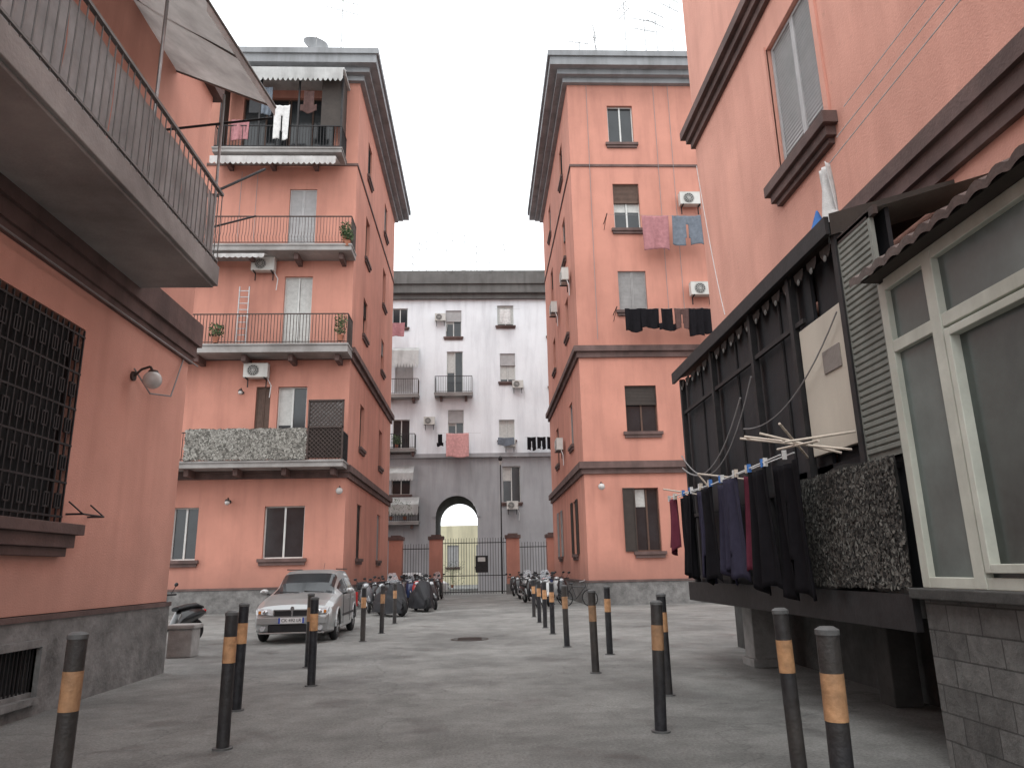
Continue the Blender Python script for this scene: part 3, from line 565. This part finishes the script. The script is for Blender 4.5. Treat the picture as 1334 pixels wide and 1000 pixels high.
c=MB(FRN); c.box(-4,13.92,-.05,.08,10.2,10.35,TRIM).box(-4,13.98,-.05,.16,10.35,10.5,TRIM).box(-4,14.08,-.05,.25,10.5,10.68,TRIM); c.obj('string_course',RN)
# ---- black veranda
V=thing('veranda',(4,9,0),'raised dark metal veranda with sloping roof','veranda')
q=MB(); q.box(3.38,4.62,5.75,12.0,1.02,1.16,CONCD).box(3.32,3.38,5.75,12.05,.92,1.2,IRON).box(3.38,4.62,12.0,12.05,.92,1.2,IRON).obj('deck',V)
q=MB()
for y in(6.3,7.4,8.6,10.2,11.85): q.box(3.38,3.46,y-.04,y+.04,1.2,4.5,IRON)
for z in(1.25,2.2,3.9): q.box(3.40,3.44,7.15,11.9,z,z+.05,IRON)
for y in(5.95,11.9): q.box(3.38,4.62,y-.03,y+.03,2.2,2.25,IRON)
q.obj('post',V)
q=MB(); k=44; Y0,Y1=6.25,12.0
for i in range(k):
    y0=Y0+i*(Y1-Y0)/k;y1=Y0+(i+1)*(Y1-Y0)/k; z=.03*(i%2)
    q.quad([(3.34,y0,4.6+z),(3.34,y1,4.63-z),(4.64,y1,5.03-z),(4.64,y0,5.0+z)],IRON); 
    q.quad([(3.34,y0,4.54),(3.34,y1,4.54),(4.64,y1,4.93),(4.64,y0,4.93)],SHUTD)
q.box(3.30,3.345,Y0,Y1+.05,4.48,4.66,IRON).quad([(3.34,Y0-.02,4.46),(4.64,Y0-.02,4.86),(4.64,Y0-.02,5.05),(3.34,Y0-.02,4.68)],SHUTD)
q.quad([(3.42,5.62,4.42),(3.42,6.3,4.42),(4.64,6.3,4.8),(4.64,5.62,4.8)],CORR).box(3.40,3.44,5.6,6.3,4.36,4.44,IRONR)
q.obj('roof',V)
q=MB(); BALL=mk('dull_trim_button',(.2,.195,.185),.8)
for i in range(18):
    y=6.35+i*.31; pts=[(3.4,y+.155+.12*math.cos(t*math.pi/6),4.46-.13*math.sin(t*math.pi/6)) for t in range(7)]; q.quad(pts,SHUTD)
    q.ell((3.39,y+.155,4.34),.01,.035,.035,BALL,8,5)
q.obj('scalloped_valance',V)
q=MB(); q.box(3.5,3.54,7.1,12.0,2.25,4.5,TARP).box(3.5,3.54,7.9,12.0,1.16,2.25,TARP).box(3.5,4.64,11.97,11.99,1.16,4.5,TARP).box(3.5,3.54,5.8,7.9,1.16,2.4,TARP).box(3.56,3.6,5.7,7.1,2.25,4.5,TARP)  # dark sheets added in place of the shade inside the veranda
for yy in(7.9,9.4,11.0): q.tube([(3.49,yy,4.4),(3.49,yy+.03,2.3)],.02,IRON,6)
q.obj('painted_shade_sheet',V)
MB().box(3.42,3.47,6.27,7.32,2.5,3.85,BEIGE).box(3.405,3.42,6.5,6.85,3.25,3.48,mk('vent_grey',(.25,.22,.2),.7)).obj('beige_panel',V,bev=.006)
q=MB(); z=2.35
while z<4.38:
    q.add([(3.415,5.72,z),(3.415,6.25,z),(3.40,5.72,z+.012),(3.40,6.25,z+.012),(3.40,5.72,z+.045),(3.40,6.25,z+.045),(3.415,5.72,z+.055),(3.415,6.25,z+.055)],[(0,1,3,2),(2,3,5,4),(4,5,7,6)],CORR); z+=.058
q.box(3.40,3.44,5.68,5.72,2.3,4.42,CORR).box(3.40,3.44,6.25,6.28,2.3,4.42,CORR).box(3.42,3.425,5.72,6.25,2.3,4.42,CORR)
q.obj('slatted_panel',V)
FV=FR((3.4,0,0),(0,1,0),(-1,0,0))
leafy(FV,5.75,7.95,1.22,2.3,.06,'dark flecked camouflage screen tied to veranda railing',10000,(3,4,4),.021,NETV)
for x,y in((4.15,11.3),): tag(MB().box(x-.2,x+.2,y-.2,y+.2,0,1.0,CONC).box(x-.24,x+.24,y-.24,y+.24,.0,.12,CONC).obj('concrete_pier',bev=.015),'concrete pier supporting the raised veranda','pier','veranda piers')
for x,y in((4.35,8.0),(4.3,6.2)): tag(MB().box(x-.15,x+.15,y-.15,y+.15,0,1.0,CONCD).box(x-.19,x+.19,y-.19,y+.19,.9,1.015,CONCD).obj('concrete_pier',bev=.015),'concrete pier painted dark for shade beneath the veranda','pier','veranda piers')  # these piers are darkened to paint in the under-deck shade
line([(2.98,7.1,2.5),(2.98,9.3,2.46),(2.98,11.5,2.5)],.008,CABW,lab='white clothes line on the veranda rack')
line([(3.12,7.1,2.52),(3.12,11.5,2.5)],.008,CABW,lab='white clothes line on the veranda rack')
items=[(.62,1.3,CBLK,'trousers'),(.5,1.25,CBLK,'towel'),(.45,1.1,CMAR,'towel'),(.55,1.2,CNAVY,'trousers'),(.5,1.1,CNAVY,'towel'),(.45,1.2,CBLK,'towel'),(.5,1.2,CNAVY,'trousers'),(.45,1.15,CBLK,'towel'),(.5,1.1,CBLK,'towel'),(.4,.8,CMAR,'towel')]
y=6.95
cn={CBLK:'black',CMAR:'maroon',CNAVY:'navy purple'}
for i,(w_,l_,m,shp) in enumerate(items):
    cloth((2.98 if i%2 else 3.08,y,2.48+R(-.03,.01)),(0,1,0),w_,l_,m,shp,'trousers' if shp=='trousers' else 'garment',cn[m]+' garment pegged on the veranda clothes line',fold=.05,seed=60+i)
    for k in(.1,.9):
        pg=MB(); pg.box(2.96,3.0,y+w_*k-.012,y+w_*k+.012,2.44,2.53,[CWHT,CBLU,WOOD][i%3]); tag(pg.obj('clothes_peg'),'small plastic peg clipped on clothes line','clothes peg','clothes pegs')
    y+=w_-.03
q=MB()
for (a_,b_) in(((3.4,6.5,2.45),(2.7,7.4,2.72)),((3.4,6.7,2.45),(2.75,7.0,2.70)),((3.4,6.4,2.6),(2.76,6.45,2.52)),((3.4,7.4,2.5),(2.75,6.5,2.70)),((2.72,6.4,2.52),(2.75,7.4,2.74)),((3.05,6.4,2.52),(3.08,7.4,2.6)),((3.4,9.2,2.5),(2.85,9.5,2.62)),((3.4,11.2,2.5),(2.85,11.4,2.62)),((2.85,9.5,2.62),(2.98,9.5,2.45))): q.cyl(a_,b_,.012,WOOD,6)
tag(q.obj('drying_rack'),'pale wooden drying rack arms on veranda','drying rack')
def cat(p,q_,sag,n=14): 
    p=Vector(p);q_=Vector(q_); return [tuple(p.lerp(q_,i/n)-Vector((0,0,sag*4*(i/n)*(1-i/n)))) for i in range(n+1)]
line(cat((3.3,11.8,3.0),(3.3,8.9,3.5),.45),.012,CABLE,'hanging_cable','sagging grey cable across the veranda','cable'); line(cat((3.3,8.9,3.1),(3.38,6.4,3.75),.3),.008,CABLE,'hanging_cable','sagging grey cable across the veranda','cable')
line(cat((3.3,11.8,3.2),(3.35,8.6,3.7),.7),.01,CABLE,'hanging_cable','sagging grey cable across the veranda','cable')
cloth((3.42,6.25,5.3),(.2,1,0),.3,.75,CWHT,'shirt','cloth','white cloth draped above the veranda roof',fold=.06,seed=80)
tag(MB().cyl((3.5,6.75,4.66),(3.5,6.75,4.98),.12,CBLU,10,r1=.01).obj('peg_bag'),'small blue peg bag on veranda roof','bag')
for k,(za,zb) in enumerate(((5.25,5.35),(5.55,5.6),(5.9,5.9))): line([(3.45+k*.12,6.3,za),(3.4+k*.12,1.5,zb)],.005,CABW,lab='clothes line above the tiled awning')
# ---- near glazed veranda
V2=thing('glazed_veranda',(4,3.5,0),'glazed veranda with cream frames on blocks','veranda')
MB().box(3.36,4.64,-1.0,5.65,0,1.17,BLOCK).obj('block_wall',V2)
MB().box(3.28,4.64,-1.0,5.72,1.17,1.25,CONCD).obj('sill',V2,bev=.01)
fr=MB()
def fb(y0,y1,z0,z1,x0=3.38,x1=3.46): fr.box(x0,x1,y0,y1,z0,z1,FRC)
fb(5.58,5.68,1.25,3.72);fb(4.93,5.05,1.252,3.72,3.37,3.465)
for y in(3.35,1.9,.4): fb(y,y+.1,1.252,3.72,3.37,3.465)
fb(-1,5.58,1.25,1.33);fb(-1,5.58,3.1,3.2);fb(-1,5.58,3.64,3.74,3.375,3.462)
for a_,b_ in((3.45,4.93),(2.0,3.35)): 
    fb(a_+.03,a_+.09,1.36,3.07,3.355,3.44);fb(b_-.09,b_-.03,1.36,3.07,3.355,3.44);fb(a_+.09,b_-.09,3.01,3.07,3.355,3.44);fb(a_+.09,b_-.09,1.36,1.42,3.355,3.44)
fr.box(3.46,4.64,5.6,5.66,1.25,3.74,FRC)
fr.obj('frame',V2,bev=.006)
MB().box(3.43,3.44,5.0,5.6,1.3,3.1,GLASSG).box(3.43,3.44,-1,5.6,3.2,3.66,GLASSG).box(3.43,3.44,-1,5.0,1.3,3.1,GLASSD).obj('glass',V2)
q=MB(); ny=200; vs=[];
for i in range(ny+1):
    y=-1+6.75*i/ny; wv=.045*abs(math.sin(y*math.pi/.2))
    vs+=[(3.18,y,3.76+wv),(4.66,y,4.42+wv),(3.18,y,3.70+wv*.7)]
q.add(vs,[(3*i,3*i+3,3*i+4,3*i+1) for i in range(ny)]+[(3*i,3*i+2,3*i+5,3*i+3) for i in range(ny)],TILE,False)
q.box(3.24,4.66,-1,5.68,3.742,3.76,SHUTD).obj('tiled_roof',V2)
# ------------------------------------------------------------ car
def car(loc,rot,PAINT,lab,sc_=1.0,plate=True):
    e=thing('parked_car',loc,lab,'car')
    T=Matrix.Translation(loc)@RZ(rot)@Matrix.Scale(sc_,4)
    st=[(0,.26,.56,.66,0,0),(.05,.22,.64,.745,0,0),(.16,.20,.73,.79,0,0),(.45,.18,.83,.825,0,0),(.9,.18,.92,.835,0,0),(1.12,.18,.95,.84,0,0),(1.45,.18,.94,.84,1,1.20),(1.8,.18,.94,.84,1,1.40),(2.2,.18,.94,.84,1,1.475),(2.7,.18,.95,.84,1,1.485),(3.3,.18,.96,.835,1,1.46),(3.8,.19,.97,.81,1,1.38),(4.0,.2,.97,.79,1,1.22),(4.12,.22,.96,.76,0,0),(4.2,.26,.85,.70,0,0)]
    def ring(s):
        y,zb,zh,w,cab,zt=s
        base=[(0,zb),(.85*w,zb),(.97*w,zb+.12),(w,.5),(.985*w,min(.72,zh-.06))]
        if cab: base+=[(.95*w,.94),(.73*w,zt-.10),(.58*w,zt-.015),(0,zt)]
        else: base+=[(.94*w,zh-.05),(.80*w,zh),(.45*w,zh+.03),(0,zh+.045)]
        return base
    rings=[ring(s) for s in st]; ys=[s[0] for s in st]
    body=MB(T);gl=MB(T);ws=MB(T);rw=MB(T)
    nC=9
    def crm(a,b,c,d,t): return tuple(.5*((2*b[i])+(-a[i]+c[i])*t+(2*a[i]-5*b[i]+4*c[i]-d[i])*t*t+(-a[i]+3*b[i]-3*c[i]+d[i])*t**3) for i in range(len(a)))
    SUB=4
    def col(r):
        out=[]
        for j in range(nC-1):
            a=r[max(j-1,0)];b_=r[j];c=r[j+1];d=r[min(j+2,nC-1)]
            for k in range(SUB):
                t=k/SUB; out.append(tuple(b_[i]*(1-t)+c[i]*t for i in(0,1)) if j in(0,5) else crm(a,b_,c,d,t))
        out.append(r[-1]); return out
    fine=[]
    for i in range(len(rings)-1):
        for k in range(4):
            t=k/4; fine.append((ys[i]+(ys[i+1]-ys[i])*t,[tuple(p[q]*(1-t)+n_[q]*t for q in(0,1)) for p,n_ in zip(col(rings[i]),col(rings[i+1]))],i))
    fine.append((ys[-1],col(rings[-1]),len(rings)-1))
    wc=(.78,3.30)
    for a,b_ in zip(fine,fine[1:]):
        n=len(a[1])
        for sg in(1,-1):
            for j in range(n-1):
                P=[(sg*a[1][j][0],a[0],a[1][j][1]),(sg*a[1][j+1][0],a[0],a[1][j+1][1]),(sg*b_[1][j+1][0],b_[0],b_[1][j+1][1]),(sg*b_[1][j][0],b_[0],b_[1][j][1])]
                cc=[sum(p[q] for p in P)/4 for q in range(3)]
                if any((cc[1]-y)**2+(cc[2]-.30)**2<.36**2 for y in wc) and abs(cc[0])>.55: continue
                seg=j//SUB; i=a[2]
                if i in(5,6) and seg>=6: ws.add(P,[(0,1,2,3)],GLASS,True)
                elif i==12 and seg>=6: rw.add(P,[(0,1,2,3)],GLASS,True)
                elif seg==5 and 6<=i<=11 and not(j%SUB==SUB-1) : 
                    pill=(i==8 and abs(cc[1]-2.35)<.08) or (i==10 and cc[1]<3.42)
                    (body if pill else gl).add(P,[(0,1,2,3)],BLKP if pill else GLASS,True)
                else: body.add(P,[(0,1,2,3)],PAINT,True)
    for fi in(0,-1):
        y,r,_=fine[fi]; body.add([(p[0],y,p[1]) for p in r]+[(-p[0],y,p[1]) for p in reversed(r)],[tuple(range(2*len(r)))],PAINT)
    body.box(-.6,.6,.3,3.9,.2,.62,BLK)
    for y in wc:
        for sg in(1,-1):
            pts=[(sg*.83,y+.37*math.cos(t*math.pi/10),.30+.37*math.sin(t*math.pi/10)) for t in range(11)]; body.tube(pts,.022,PAINT,6)
    for sg in(1,-1):
        body.tube([(sg*.845,1.35,.93),(sg*.848,1.33,.3)],.006,BLKP,4).tube([(sg*.845,2.4,.93),(sg*.848,2.4,.3)],.006,BLKP,4)
    body.obj('body',e); gl.obj('side_window',e); ws.obj('windscreen',e); rw.obj('rear_window',e)
    MB(T).box(-.36,.36,-.02,.06,.55,.655,BLKP).box(-.38,.38,-.035,.05,.655,.68,CHR).box(-.38,-.36,-.03,.05,.55,.655,CHR).box(.36,.38,-.03,.05,.55,.655,CHR).box(-.02,.02,-.035,0,.55,.655,CHR).cyl((0,-.01,.70),(0,-.025,.70),.04,CHR,16).obj('grille',e)
    MB(T).box(-.70,.70,-.06,.1,.39,.53,PAINT).box(-.48,.48,-.035,.08,.235,.385,BLKP).box(-.66,.66,-.04,.1,.20,.235,PAINT).obj('bumper',e,bev=.035)
    for sg in(1,-1):
        MB(T).loft([[(sg*.40,-.0,.57),(sg*.70,.04,.59),(sg*.75,.13,.71),(sg*.43,.05,.69)],[(sg*.40,-.035,.575),(sg*.67,-.005,.595),(sg*.73,.09,.70),(sg*.43,.01,.685)]],LENS,False).ell((sg*.55,-.015,.635),.06,.03,.045,CHR).obj('headlight',e)
        MB(T).box(sg*.665-.025,sg*.665+.025,-.01,.03,.6,.66,AMB).obj('indicator',e)
        MB(T).cyl((sg*.58,-.055,.31),(sg*.58,.0,.31),.05,LENS,12).obj('fog_light',e)
        MB(T).ell((sg*.96,1.5,1.0),.1,.06,.07,PAINT).tube([(sg*.8,1.5,.94),(sg*.93,1.5,.96)],.02,BLKP).box(sg*.96-.07,sg*.96+.07,1.54,1.565,.95,1.05,GLASS).obj('wing_mirror',e)
        MB(T).box(sg*.78-.03,sg*.78+.03,4.0,4.14,.55,.9,REDL).obj('tail_light',e)
        MB(T).box(sg*.845-.008,sg*.845+.008,1.3,2.95,.46,.51,BLKP).obj('side_moulding',e)
        for y in(2.25,3.05): MB(T).box(sg*.835-.02,sg*.835+.02,y-.09,y+.06,.80,.83,PAINT).obj('door_handle',e)
        for y in wc:
            wh=MB(T).torus((sg*.745,y,.30),(1,0,0),.235,.075,BLK,28,10,1.1).obj('wheel',e)
            rm=MB(T); rm.cyl((sg*.70,y,.3),(sg*.805,y,.3),.175,METAL,20)
            for k in range(7):
                t=k*2*math.pi/7; rm.box(-.005,.012,-.02,.02,.04,.16,CHR,T=T@Matrix.Translation((sg*.81,y,.3))@Matrix.Rotation(t,4,'X'))
            rm.obj('rim',wh)
    if plate:
        MB(T).box(-.26,.26,-.08,-.061,.41,.52,PLATE).box(-.26,-.225,-.083,-.08,.41,.52,PLB).box(.225,.26,-.083,-.08,.41,.52,PLB).obj('number_plate',e)
        cu=bpy.data.curves.new('plate_text','FONT'); cu.body='CK 492 LR'; cu.size=.09; cu.align_x='CENTER'; cu.align_y='CENTER'; cu.extrude=.001
        to=bpy.data.objects.new('plate_lettering',cu); COL.objects.link(to); cu.materials.append(BLKP)
        dg=bpy.context.evaluated_depsgraph_get(); me=bpy.data.meshes.new_from_object(to.evaluated_get(dg)); bpy.data.objects.remove(to)
        to=bpy.data.objects.new('plate_lettering',me); COL.objects.link(to)
        to.parent=e; to.matrix_parent_inverse=Matrix.Translation(e.location).inverted(); to.matrix_basis=T@Matrix.Translation((0,-.083,.465))@Matrix.Rotation(math.pi/2,4,'X')
    MB(T).tube([(-.1,1.02,.99),(-.55,1.15,1.01)],.01,BLKP).tube([(.45,1.02,.99),(0,1.15,1.02)],.01,BLKP).obj('wiper',e)
    MB(T).box(-.58,-.55,1.95,3.6,1.475,1.5,BLKP).box(.55,.58,1.95,3.6,1.475,1.5,BLKP).obj('roof_rail',e)
    MB(T).cyl((0,3.5,1.45),(0,3.65,1.65),.005,BLKP,5).obj('aerial',e)
    return e
car((-4.1,16.65,0),2,SILV,'silver estate car parked with its front outward',1.04)
car((-2.2,49.5,0),90,WHTC,'small white car parked beyond the gate',.95,False)
# ------------------------------------------------------------ scooters
def paint(n,c): return mk(n,c,.3,.05,2,0,coat=.5,spec=.5)
PW=paint('scooter_white',(.48,.48,.48)); PR=paint('scooter_red',(.3,.03,.03)); PB=paint('scooter_black',(.018,.018,.02)); PG=paint('scooter_grey',(.14,.14,.15)); PBL=paint('scooter_blue',(.03,.05,.13))
CLEAR=mk('clear_screen',(.5,.52,.55),.1,.1,2,0,alpha=.28)
def el(cx_,cz,ry,rz,x,n=14): return [(x,cx_+ry*math.cos(2*math.pi*i/n),cz+rz*math.sin(2*math.pi*i/n)) for i in range(n)]
def scooter(x,y,rot,pm,lab,screen=True,box=False):
    e=thing('scooter',(x,y,0),lab,'scooter','scooters parked beside the driveway'); T=Matrix.Translation((x,y,0))@RZ(rot)@Matrix.Rotation(math.radians(6),4,'X')
    for wx in(-.62,.62):
        w=MB(T).torus((wx,0,.25),(0,1,0),.2,.055,BLK,22,8).obj('wheel',e); MB(T).cyl((wx,-.035,.25),(wx,.035,.25),.13,METAL,14).obj('rim',w)
    q=MB(T); q.loft([el(0,.62,.05,.05,-.92),el(0,.62,.13,.13,-.75),el(0,.58,.17,.2,-.45),el(0,.5,.17,.2,-.15),el(0,.34,.15,.08,.0),el(0,.3,.15,.05,.2),el(0,.31,.14,.05,.35)],pm)
    q.loft([[(.33,-.2,.3),(.33,.2,.3),(.36,.2,.3),(.36,-.2,.3)],[(.37,-.23,.55),(.37,.23,.55),(.44,.16,.55),(.44,-.16,.55)],[(.30,-.2,.85),(.30,.2,.85),(.40,.1,.86),(.40,-.1,.86)],[(.25,-.12,1.0),(.25,.12,1.0),(.33,.06,1.0),(.33,-.06,1.0)]],pm)
    q.loft([el(0,.44,.05,.03,.3),el(0,.50,.08,.04,.5),el(0,.52,.08,.035,.65),el(0,.42,.06,.03,.86)],pm)
    q.obj('body',e,bev=.01)
    MB(T).loft([el(0,.74,.1,.03,-.82),el(0,.79,.15,.06,-.6),el(0,.77,.15,.06,-.35),el(0,.73,.12,.05,-.08)],BLKP).obj('seat',e)
    MB(T).cyl((.62,-.06,.25),(.42,-.05,.6),.025,METAL,8).cyl((.62,.06,.25),(.42,.05,.6),.025,METAL,8).cyl((.42,0,.5),(.28,0,1.02),.03,BLKP,8).obj('fork',e)
    MB(T).tube([(.2,-.34,1.03),(.27,-.15,1.04),(.29,0,1.02),(.27,.15,1.04),(.2,.34,1.03)],.02,BLKP,8).ell((.3,0,1.0),.09,.13,.08,pm).obj('handlebar',e)
    MB(T).ell((.385,0,.98),.03,.09,.06,LENS).obj('headlight',e)
    MB(T).ell((-.9,0,.66),.03,.08,.04,REDL).obj('tail_light',e)
    for sg in(1,-1): MB(T).tube([(.24,sg*.22,1.05),(.22,sg*.34,1.2)],.008,BLKP,5).ell((.22,sg*.36,1.24),.015,.065,.045,BLKP).obj('mirror',e)
    if screen:
        k=8; vs=[]
        for j in range(5):
            for i in range(k+1):
                a=(i/k-.5)*1.6; vs.append((.42-.07*j-.12*(1-math.cos(a)),.24*math.sin(a)/.8*(1-.024*j*j),1.05+.09*j))
        MB(T).add(vs,[(j*(k+1)+i,j*(k+1)+i+1,(j+1)*(k+1)+i+1,(j+1)*(k+1)+i) for j in range(4) for i in range(k)],CLEAR,True).obj('windshield',e)
    if box: MB(T).box(-1.1,-.72,-.19,.19,.82,1.1,BLKP).obj('top_box',e,bev=.04)
    MB(T).cyl((-.2,-.17,.3),(-.7,-.2,.38),.05,METAL,10).obj('exhaust',e)
    MB(T).cyl((-.1,.1,.25),(-.05,.22,.01),.012,IRON,6).obj('kickstand',e)
    return e
P=[(-4.7,23.6,-60,PB,0,0),(-3.6,27.6,-70,PB,0,0),(-4.3,28.6,-75,PG,0,1),(-3.4,29.8,-80,PB,1,0),(-2.6,31.0,-85,PR,0,0),(-4.4,31.5,-78,PB,0,0),(-3.5,32.4,-70,PG,0,1),(-2.7,33.2,-82,PB,0,0),(-4.2,34.6,-80,PB,0,0),(-3.3,35.4,-75,PBL,1,0),(-2.5,36.3,-95,PB,0,1),(-4.1,37.6,-80,PG,0,0),(-3.1,38.6,-85,PB,0,0),(-2.2,39.6,-88,PB,1,0),(-3.9,41,-80,PG,0,0),
   (1.9,38.5,-95,PB,0,0),(2.3,36,-100,PW,1,1),(2.1,33.4,-80,PB,0,0),(2.8,32.6,-95,PR,0,0),(2.7,30.6,-100,PW,1,0),(3.4,31.6,-92,PB,0,0),(3.0,34.6,-90,PG,0,1),(3.6,35.6,-90,PW,0,0),(2.8,37.6,-95,PB,0,0),(3.5,38.7,-90,PBL,0,0),(2.6,40.6,-95,PB,1,0),(3.4,42.4,-90,PG,0,0),(1.9,42.8,-95,PB,0,0),(-6.9,17.4,-120,PB,0,0),(2.2,28.6,-85,PB,0,0),(-2.0,30.0,-80,PB,0,0)]
cnm={PB:'black',PG:'grey',PR:'red',PW:'white',PBL:'dark blue'}
for x,y,r,pm,s_,b_ in P: scooter(x,y,r+R(-8,8),pm,cnm[pm]+' scooter parked on its stand on asphalt',bool(s_),bool(b_))
def covered(x,y,rot,seed,k=1):
    T=Matrix.Translation((x,y,0))@RZ(rot); rnd=random.Random(seed); prof=[(-1.0,.16,.45),(-.85,.24,.68),(-.5,.28,.80),(-.1,.27,.74),(.15,.3,.92),(.32,.36,1.08),(.45,.28,1.05),(.7,.2,.66),(.92,.12,.45)]
    rg=[]
    for x_,w_,h_ in prof:
        n=26; r=[]
        for i in range(n+1):
            a=math.pi*i/n; cx_=math.cos(a); sz=max(0.0,math.sin(a))
            px_=w_*(1.15 if sz<.3 else 1)*(abs(cx_)**.6)*(1 if cx_>0 else -1)*(1+.14*math.sin(i*2.4+x_*5)*(1-sz)); r.append((x_+rnd.uniform(-.03,.03),px_,.12+(h_-.1)*sz**.55+rnd.uniform(-.02,.02)))
        rg.append(r)
    q=MB(T); q.loft(rg,TARP,True,False,False); q.add(rg[0],[tuple(range(27))],TARP).add(rg[-1],[tuple(range(27))],TARP)
    e=thing('covered_motorbike',(x,y,0),'motorbike under a dark grey weather cover','motorbike','covered motorbikes'); q.obj('cover',e)
    for wx in(-.72,.75): MB(T).torus((wx,0,.29),(0,1,0),.23,.06,BLK,20,8).obj('wheel',e)
covered(-3.1,26.0,-55,1); covered(-2.3,28.6,-70,2)
def bicycle(x,y,rot):
    e=thing('bicycle',(x,y,0),'old bicycle leaning by the pink wall','bicycle'); T=Matrix.Translation((x,y,0))@RZ(rot)@Matrix.Rotation(math.radians(8),4,'X')
    for wx in(-.52,.52):
        w=MB(T).torus((wx,0,.33),(0,1,0),.31,.02,BLK,26,6).obj('wheel',e); q=MB(T)
        for k in range(10): t=k*math.pi/10; q.cyl((wx-.3*math.cos(t),0,.33-.3*math.sin(t)),(wx+.3*math.cos(t),0,.33+.3*math.sin(t)),.003,METAL,4)
        q.obj('spokes',w)
    MB(T).tube([(-.52,0,.33),(-.05,0,.3),(.36,0,.75),(-.18,0,.75),(-.52,0,.33)],.016,PB).tube([(-.05,0,.3),(-.2,0,.85)],.016,PB).tube([(.52,0,.33),(.34,0,.95)],.016,PB).obj('frame',e)
    MB(T).ell((-.21,0,.88),.13,.07,.03,BLKP).obj('saddle',e); MB(T).tube([(.25,-.28,.98),(.35,0,.98),(.25,.28,.98)],.013,METAL).obj('handlebar',e)
bicycle(3.7,29.3,-30)
q=thing('lamp_post',(1.25,47,0),'slim dark lamp post beside the gate','lamp post'); MB().cyl((1.25,47,0),(1.25,47,8.3),.05,IRON,10,r1=.035).obj('pole',q); MB().ell((1.25,47,8.4),.14,.14,.18,IRON).cyl((1.25,47,8.0),(1.25,47,8.25),.05,LAMPG,10,r1=.13).obj('lamp_head',q)
# ------------------------------------------------------------ antennas
def antenna(x,y,z,h,rot,lab='thin television antenna on a rooftop'):
    T=Matrix.Translation((x,y,z))@RZ(rot); q=MB(T); q.cyl((0,0,0),(0,0,h),.026,METAL,6); L_=R(1.1,1.7)
    for zz in((h-.1),(h-.7)):
        q.cyl((-L_/2,0,zz),(L_/2,0,zz),.018,METAL,5)
        for i in range(7): a=-L_/2+L_*i/6; q.cyl((a,-.3+.02*i,zz-.12),(a,.3-.02*i,zz+.12),.01,METAL,4)
    q.cyl((0,0,h*.5),(.5,.3,0),.008,METAL,4)
    tag(q.obj('tv_antenna'),lab,'antenna','rooftop antennas')
for x in(-5.6,-4.3,-3.4,-2.2,-1.2,-.2,.9,2.1,-4.9,-2.8,-.7): antenna(x,56+R(-.5,2),24.7,R(1.8,4.6),R(0,180))
antenna(-6.9,32,25.6,4.6,20); antenna(-7.5,36,25.6,3,80); antenna(-13,33,25.6,3,50)
for x,h in((6.0,2.4),(7.6,4.2),(8.6,3.2),(10.0,4.6),(5.2,1.8),(9.2,3.6)): antenna(x,31.5,25.6,h,R(0,180))
d=thing('satellite_dish',(-8.0,31.2,25.6),'grey satellite dish on the rooftop','satellite dish')
T=Matrix.Translation((-8.0,31.2,26.5))@RZ(20)@Matrix.Rotation(math.radians(65),4,'X'); q=MB(T); rg=[]
for j in range(6):
    r=.6*j/5+.001; rg.append([(r*math.cos(i*math.pi/12),r*math.sin(i*math.pi/12),.9*r*r) for i in range(24)])
q.loft(rg,CORN,True,False).obj('dish',d); MB().cyl((-8,31.3,25.6),(-8,31.3,26.5),.03,METAL,8).obj('mast',d); MB(T).tube([(0,-.5,.2),(0,0,.6)],.015,METAL).ell((0,0,.62),.04,.04,.06,ACW).obj('receiver',d)
for x,z0,z1 in((5.1,11,24),(8.3,12,24.2),(9.0,12.3,24.2),(10.2,5,24.2)): line([(x,29.93,z0),(x+.05,29.93,z1)],.012,CABLE,'wall_cable','vertical cable fixed to the pink facade','cable')
for x in(-10.6,-9.9): line([(x,29.9,15),(x,29.9,19)],.012,CABLE,'wall_cable','vertical cable fixed to the pink facade','cable')
line(cat((4.6,13.6,9.6),(4.5,12.5,5.9),.3),.008,CABW,'hanging_cable','loose white cable hanging off the wall','cable')
# ------------------------------------------------------------ world, sun, camera
W=bpy.data.worlds.new('World'); sc.world=W; W.use_nodes=True; nt=W.node_tree; N=nt.nodes; L=nt.links; bg=N['Background']
sky=N.new('ShaderNodeTexSky'); sky.sky_type='NISHITA'; sky.sun_disc=False; sky.sun_elevation=math.radians(58); sky.sun_rotation=math.radians(200); sky.dust_density=3
hs=N.new('ShaderNodeHueSaturation'); hs.inputs['Saturation'].default_value=.15; L.new(sky.outputs[0],hs.inputs['Color'])
mx=N.new('ShaderNodeMix'); mx.data_type='RGBA'; mx.inputs['Factor'].default_value=.8; mx.inputs['B'].default_value=(14.9,15.5,15.9,1); L.new(hs.outputs[0],mx.inputs['A']); L.new(mx.outputs['Result'],bg.inputs['Color']); bg.inputs['Strength'].default_value=.15
sl=bpy.data.lights.new('sun','SUN'); sl.energy=.9; sl.angle=math.radians(25); sl.color=(1,.97,.93); so=bpy.data.objects.new('sun',sl); COL.objects.link(so); so.rotation_euler=(math.radians(32),0,math.radians(-20))
cd=bpy.data.cameras.new('camera'); cd.sensor_width=36; cd.lens=25.64; cd.clip_end=1000; co=bpy.data.objects.new('camera',cd); COL.objects.link(co)
co.matrix_world=Matrix.Translation((0,0,1.45))@RZ(-2.57)@Matrix.Rotation(math.radians(90+14.24),4,'X')@Matrix.Rotation(math.radians(-1.19),4,'Z')
sc.camera=co
